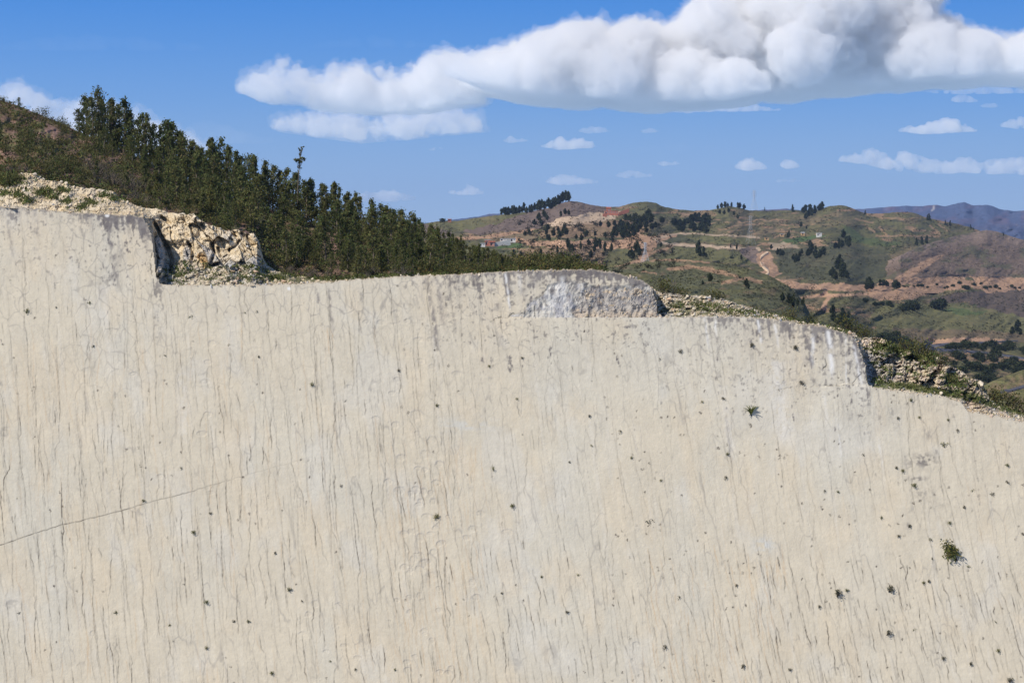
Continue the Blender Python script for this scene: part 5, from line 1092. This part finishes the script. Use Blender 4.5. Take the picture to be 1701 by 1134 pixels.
grove([(1450, 560), (1500, 560), (1530, 585), (1515, 592), (1480, 580)], 16, 8, 14, fbs, 'dark bush behind the right outcrop', 'bushes behind the right outcrop', 1.2)
# scrub that nobody could count
def scrub(name, n, seed):
    r2 = np.random.RandomState(seed); VV, FF, CC, m = [], [], [], 0
    X = r2.uniform(700, 1760, n); Y_ = 335 + 300 * r2.rand(n) ** .9
    dn = fbm(X / 22, Y_ / 7, 4, 131) + .35 * fbm(X / 5, Y_ / 3, 3, 132)
    keep = (dn > .0) & (Y_ > tm(X) + 1)
    road = inpoly(X, Y_, [(1258, 412), (1290, 412), (1300, 466), (1236, 470)]) | inpoly(X, Y_, [(1530, 566), (1720, 560), (1720, 608), (1530, 584)])
    X2 = r2.uniform(860, 1120, 2600); Y2 = r2.uniform(368, 455, 2600)
    keep &= ~road; keep = np.concatenate([keep, fbm(X2 / 9, Y2 / 7, 3, 134) > .1]); X = np.concatenate([X, X2]); Y_ = np.concatenate([Y_, Y2]); big = np.arange(len(X)) >= n; BG = big[keep]
    for x, y, bg in zip(X[keep], Y_[keep], BG):
        sh = which(x, y)
        if sh is hills and x > 1404 and tb(x) - 3 < y < 480: continue
        p = sh.at(x, y); k = p[1] / FPX; s = r2.uniform(1.0, 2.8) * k * (.8 if sh is not brown else .55) * (2.2 if bg else 1)
        v, f, c = leaves_np(r2, (p + np.array([0, 0, s * .3]))[None], .2, s * (.3 if bg else .55), 26 if bg else 7, np.array([s * .5, s * .4, s * .3])); c = c * r2.uniform(.6, 1.5)
        if bg: c = c * .75
        elif sh is brown or 700 < x < 1000 and y < 392: c = c * np.array([1.5, 1.05, 1.1])
        VV.append(v); FF.append(f + m); CC.append(c); m += len(v)
    tag(mesh_np(name, np.concatenate(VV), np.concatenate(FF), M_SCRUBL, np.concatenate(CC) / 1.8, smooth=False), kind='stuff')
M_SCRUBL = leaf_mat('scrub_leaves', (.068, .072, .040), (.068, .072, .040), .1)
scrub('scrub', 44000, 9)

# buildings --------------------------------------------------------------
def flatmat(name, col, rough=.85):
    m, nt, b = new_mat(name); L = nt.links.new; n = N(nt, 'ShaderNodeTexNoise', Scale=.6, Detail=5.0)
    g_ = N(nt, 'ShaderNodeNewGeometry'); L(g_.outputs['Position'], n.inputs['Vector'])
    r = N(nt, 'ShaderNodeMix', data_type='RGBA'); r.inputs[6].default_value = (*[c * .8 for c in col], 1); r.inputs[7].default_value = (*[min(1, c * 1.15) for c in col], 1)
    L(n.outputs['Fac'], r.inputs['Factor']); L(r.outputs[2], b.inputs['Base Color']); b.inputs['Roughness'].default_value = rough; return m
M_BRICK = flatmat('pink_brick', (.42, .17, .12)); M_WHITEW = flatmat('whitewash', (.72, .70, .66)); M_TILE = flatmat('red_tile', (.36, .12, .07)); M_DARKG = flatmat('dark_opening', (.03, .03, .035)); M_OCH = flatmat('ochre_plaster', (.55, .36, .19)); M_TIN = flatmat('tin_roof', (.55, .57, .60)); M_STEEL = flatmat('galvanised_steel', (.52, .54, .57), .5)
def box_np(x0, x1, y0, y1, z0, z1):
    V = np.array([(x, y, z) for z in (z0, z1) for y in (y0, y1) for x in (x0, x1)], float)
    return V, np.array([[0, 2, 3, 1], [4, 5, 7, 6], [0, 1, 5, 4], [2, 6, 7, 3], [0, 4, 6, 2], [1, 3, 7, 5]])
def roof_np(x0, x1, y0, y1, z, h, o=.4):
    ym = (y0 + y1) / 2
    V = np.array([(x0 - o, y0 - o, z), (x1 + o, y0 - o, z), (x1 + o, y1 + o, z), (x0 - o, y1 + o, z), (x0 - o, ym, z + h), (x1 + o, ym, z + h), (x0 - o, y0 - o, z - .18), (x1 + o, y0 - o, z - .18), (x1 + o, y1 + o, z - .18), (x0 - o, y1 + o, z - .18)], float)
    return V, np.array([[0, 1, 5, 4], [2, 3, 4, 5], [0, 4, 3, -1], [1, 2, 5, -1], [6, 7, 1, 0], [7, 8, 2, 1], [8, 9, 3, 2], [9, 6, 0, 3], [9, 8, 7, 6]])
def house(sh, px, py, wpx, hpx, dm, wallm, roofm, lab, rz=0.0, cat='house', gable=True, nwin=3, door=True, name='house', roofh=.35):
    p = sh.at(px, py); p = np.array([0, 0, CAMZ]) + (p - np.array([0, 0, CAMZ])) * .986; k = p[1] / FPX; w = wpx * k; h = hpx * k; root = empty(name, p, rz); tag(root, lab, cat)
    W, Dm = w / 2, dm / 2; mesh_np('wall', *box_np(-W, W, -Dm, Dm, -3.0, h), wallm, None, smooth=False, parent=root)
    if gable: mesh_np('roof', *roof_np(-W, W, -Dm, Dm, h + .19, h * roofh), roofm, None, smooth=False, parent=root)
    else: mesh_np('roof', *box_np(-W - .25, W + .25, -Dm - .25, Dm + .25, h + .003, h + .28), roofm, None, smooth=False, parent=root)
    for i in range(nwin):
        x = -W + w * (i + .5 + (.2 if door else 0)) / (nwin + (.3 if door else 0)); ww = min(.7, w / nwin * .22); fr = mesh_np('window', *box_np(x - ww, x + ww, -Dm - .06, -Dm - .003, h * .45, h * .78), M_WHITEW, None, smooth=False, parent=root)
        mesh_np('pane', *box_np(x - ww * .8, x + ww * .8, -Dm - .09, -Dm - .063, h * .49, h * .74), M_DARKG, None, smooth=False, parent=fr)
    if door: mesh_np('door', *box_np(-W + .5, -W + 1.5, -Dm - .07, -Dm - .003, -.1, min(2.1, h * .8)), M_DARKG, None, smooth=False, parent=root)
    return root
def wall_run(sh, pts, hpx, thick, mat, lab, name='boundary_wall', n=1):
    p0 = sh.at(*pts[0]); root = empty(name, np.array([0, 0, CAMZ]) + (p0 - np.array([0, 0, CAMZ])) * .984); tag(root, lab, 'wall'); o0 = np.array(root.location)
    for (xa, ya), (xb, yb) in zip(pts[:-1], pts[1:]):
        a = P(xa, ya, o0[1] + .15 * (xa - pts[0][0])) - o0; b = P(xb, yb, o0[1] + .15 * (xb - pts[0][0])) - o0; k = (a + o0)[1] / FPX; h = hpx * k; d = b - a; d[2] = 0; L_ = np.linalg.norm(d) + 1e-6; nrm_ = np.array([-d[1], d[0], 0]) / L_ * thick / 2
        V = np.array([a - nrm_ - [0, 0, 2], b - nrm_ - [0, 0, 2], b + nrm_ - [0, 0, 2], a + nrm_ - [0, 0, 2], a - nrm_ + [0, 0, h], b - nrm_ + [0, 0, h], b + nrm_ + [0, 0, h], a + nrm_ + [0, 0, h]])
        mesh_np('wall_panel', V, np.array([[3, 2, 1, 0], [4, 5, 6, 7], [0, 1, 5, 4], [1, 2, 6, 5], [2, 3, 7, 6], [3, 0, 4, 7]]), mat, None, smooth=False, parent=root)
    return root
# long brick building on the hill
house(hills, 1016, 356, 22, 5, 9, M_BRICK, M_BRICK, 'long low pink brick building on the hill under the skyline', gable=False, nwin=5, name='brick_building', cat='building')
house(hills, 1011, 353.4, 7, 7, 8, M_BRICK, M_TILE, 'small gabled brick house at the left end of the long brick building', nwin=1, name='brick_house')
wall_run(hills, [(1027.5, 356), (1036, 352.5), (1045, 349.5)], 3.2, .5, M_BRICK, 'pink brick boundary wall running uphill from the long brick building')
wall_run(hills, [(1001, 357), (1008, 356.8)], 2.2, .5, M_BRICK, 'short brick wall at the left foot of the long brick building')
# village behind the wood
house(hills, 801, 408, 10, 3.6, 8, M_WHITEW, M_TIN, 'low white house at the left end of the far village', gable=False, nwin=2)
house(hills, 810, 406.5, 9, 8, 8, M_BRICK, M_TIN, 'two-storey pink house standing in the far village', gable=False, nwin=3)
house(hills, 817, 407.5, 8, 5, 8, flatmat('salmon_brick', (.50, .26, .20)), M_TILE, 'salmon-coloured house right of the two-storey pink one', nwin=1)
wall_run(hills, [(821, 407.5), (833, 405.5), (848, 402.2)], 4.6, .6, M_WHITEW, 'long whitewashed boundary wall climbing to the right in the far village')
house(hills, 839, 399.5, 15, 2.6, 8, M_WHITEW, M_TIN, 'long white shed above the whitewashed village wall', gable=False, nwin=3, name='shed')
house(hills, 852, 400.5, 9, 4.0, 8, M_WHITEW, M_TIN, 'white house at the right end of the far village', gable=False, nwin=2)
house(hills, 862, 399, 6, 3.6, 7, M_OCH, M_OCH, 'small ochre house just right of the far village', gable=False, nwin=1)
house(hills, 747.5, 367.5, 5.5, 2.6, 6, M_BRICK, M_TILE, 'tiny red hut on the far left ridge beside a round tree', nwin=1, name='hut')
house(hills, 1361, 391.0, 8, 3.6, 6, M_WHITEW, M_WHITEW, 'small white house above the bright green field', gable=False, nwin=1)
house(hills, 1299, 391.5, 6, 2.4, 6, M_OCH, M_TIN, 'low hut with pale roof left of the green field', gable=False, nwin=1, name='hut')
house(hills, 1333, 389, 5, 2.6, 6, M_OCH, M_TIN, 'grey-roofed hut between bushes above the green field', nwin=1, name='hut')
house(hills, 1273, 398, 6, 2.6, 6, M_OCH, M_OCH, 'brown mud hut beside the base of the tall pylon', gable=False, nwin=1, name='hut')
# lattice pylons
def pylon(sh, px, py, hpx, lab, wf=.2, thick=.3, arms=3, matp=None):
    p = sh.at(px, py); k = p[1] / FPX; h = hpx * k; root = empty('pylon', p - np.array([0, 0, .5]), .35); tag(root, lab, 'pylon'); m = matp or M_STEEL
    def wd(t): return h * (wf * .5 * (1 - t / .62) + .035) if t < .62 else h * .035
    def cr(t, a): s = [(-1, -1), (1, -1), (1, 1), (-1, 1)][a % 4]; return np.array([s[0] * wd(t), s[1] * wd(t), t * h])
    lv = [0, .16, .31, .44, .54, .62, .70, .78, .86, .94, 1.0]
    for a in range(4): mesh_np('leg', *tube_np([cr(t, a) for t in lv], [thick * .5] * len(lv), 4), m, None, smooth=False, parent=root)
    parts = []
    for t0, t1 in zip(lv[:-1], lv[1:]):
        for a in range(4):
            parts.append(tube_np([cr(t0, a + 1), cr(t1, a)], [thick * .28] * 2, 3)); parts.append(tube_np([cr(t1, a), cr(t1, a + 1)], [thick * .28] * 2, 3))
    mesh_np('bracing', *join(parts), m, None, smooth=False, parent=root)
    for t, r in list(zip((.72, .84, .94), (.13, .15, .11)))[:arms]:
        for s in (-1, 1):
            tip = np.array([s * r * h, 0, t * h + .01 * h]); b0 = np.array([s * wd(t), 0, t * h]); b1_ = np.array([s * wd(t), 0, (t + .04) * h])
            mesh_np('crossarm', *join([tube_np([b0, tip], [thick * .4] * 2, 4), tube_np([b1_, tip], [thick * .4] * 2, 4), tube_np([b0, b1_], [thick * .3] * 2, 3)]), m, None, smooth=False, parent=root)
            mesh_np('insulator', *tube_np([tip, tip - [0, 0, .05 * h]], [thick * .35] * 2, 5), M_DARKG, None, parent=root)
    return root
pylon(spur, 1071.5, 431, 34, 'white lattice pylon standing on the scrubby spur left of the terraces', wf=.26, thick=.11)
pylon(hills, 1247, 405, 48, 'grey lattice pylon on the slope beside the top of the sandy road', wf=.2, thick=.10)
pylon(hills, 1252, 350, 34, 'thin lattice pylon sticking up above the far skyline', wf=.24, thick=.2)

# haze: one even box of air round everything up to the mountains
hv, hf = box_np(-5200, 5200, -80, 9980, -48, 330)
M_HAZE = bpy.data.materials.new('haze'); M_HAZE.use_nodes = True; nt = M_HAZE.node_tree; nt.nodes.clear()
ho = nt.nodes.new('ShaderNodeOutputMaterial'); pv = nt.nodes.new('ShaderNodeVolumePrincipled'); pv.inputs['Density'].default_value = 0.00004
pv.inputs['Color'].default_value = (.42, .60, 1.0, 1); nt.links.new(pv.outputs[0], ho.inputs['Volume'])
hz = mesh_np('haze', hv, hf, M_HAZE, None, smooth=False); tag(hz, kind='stuff')
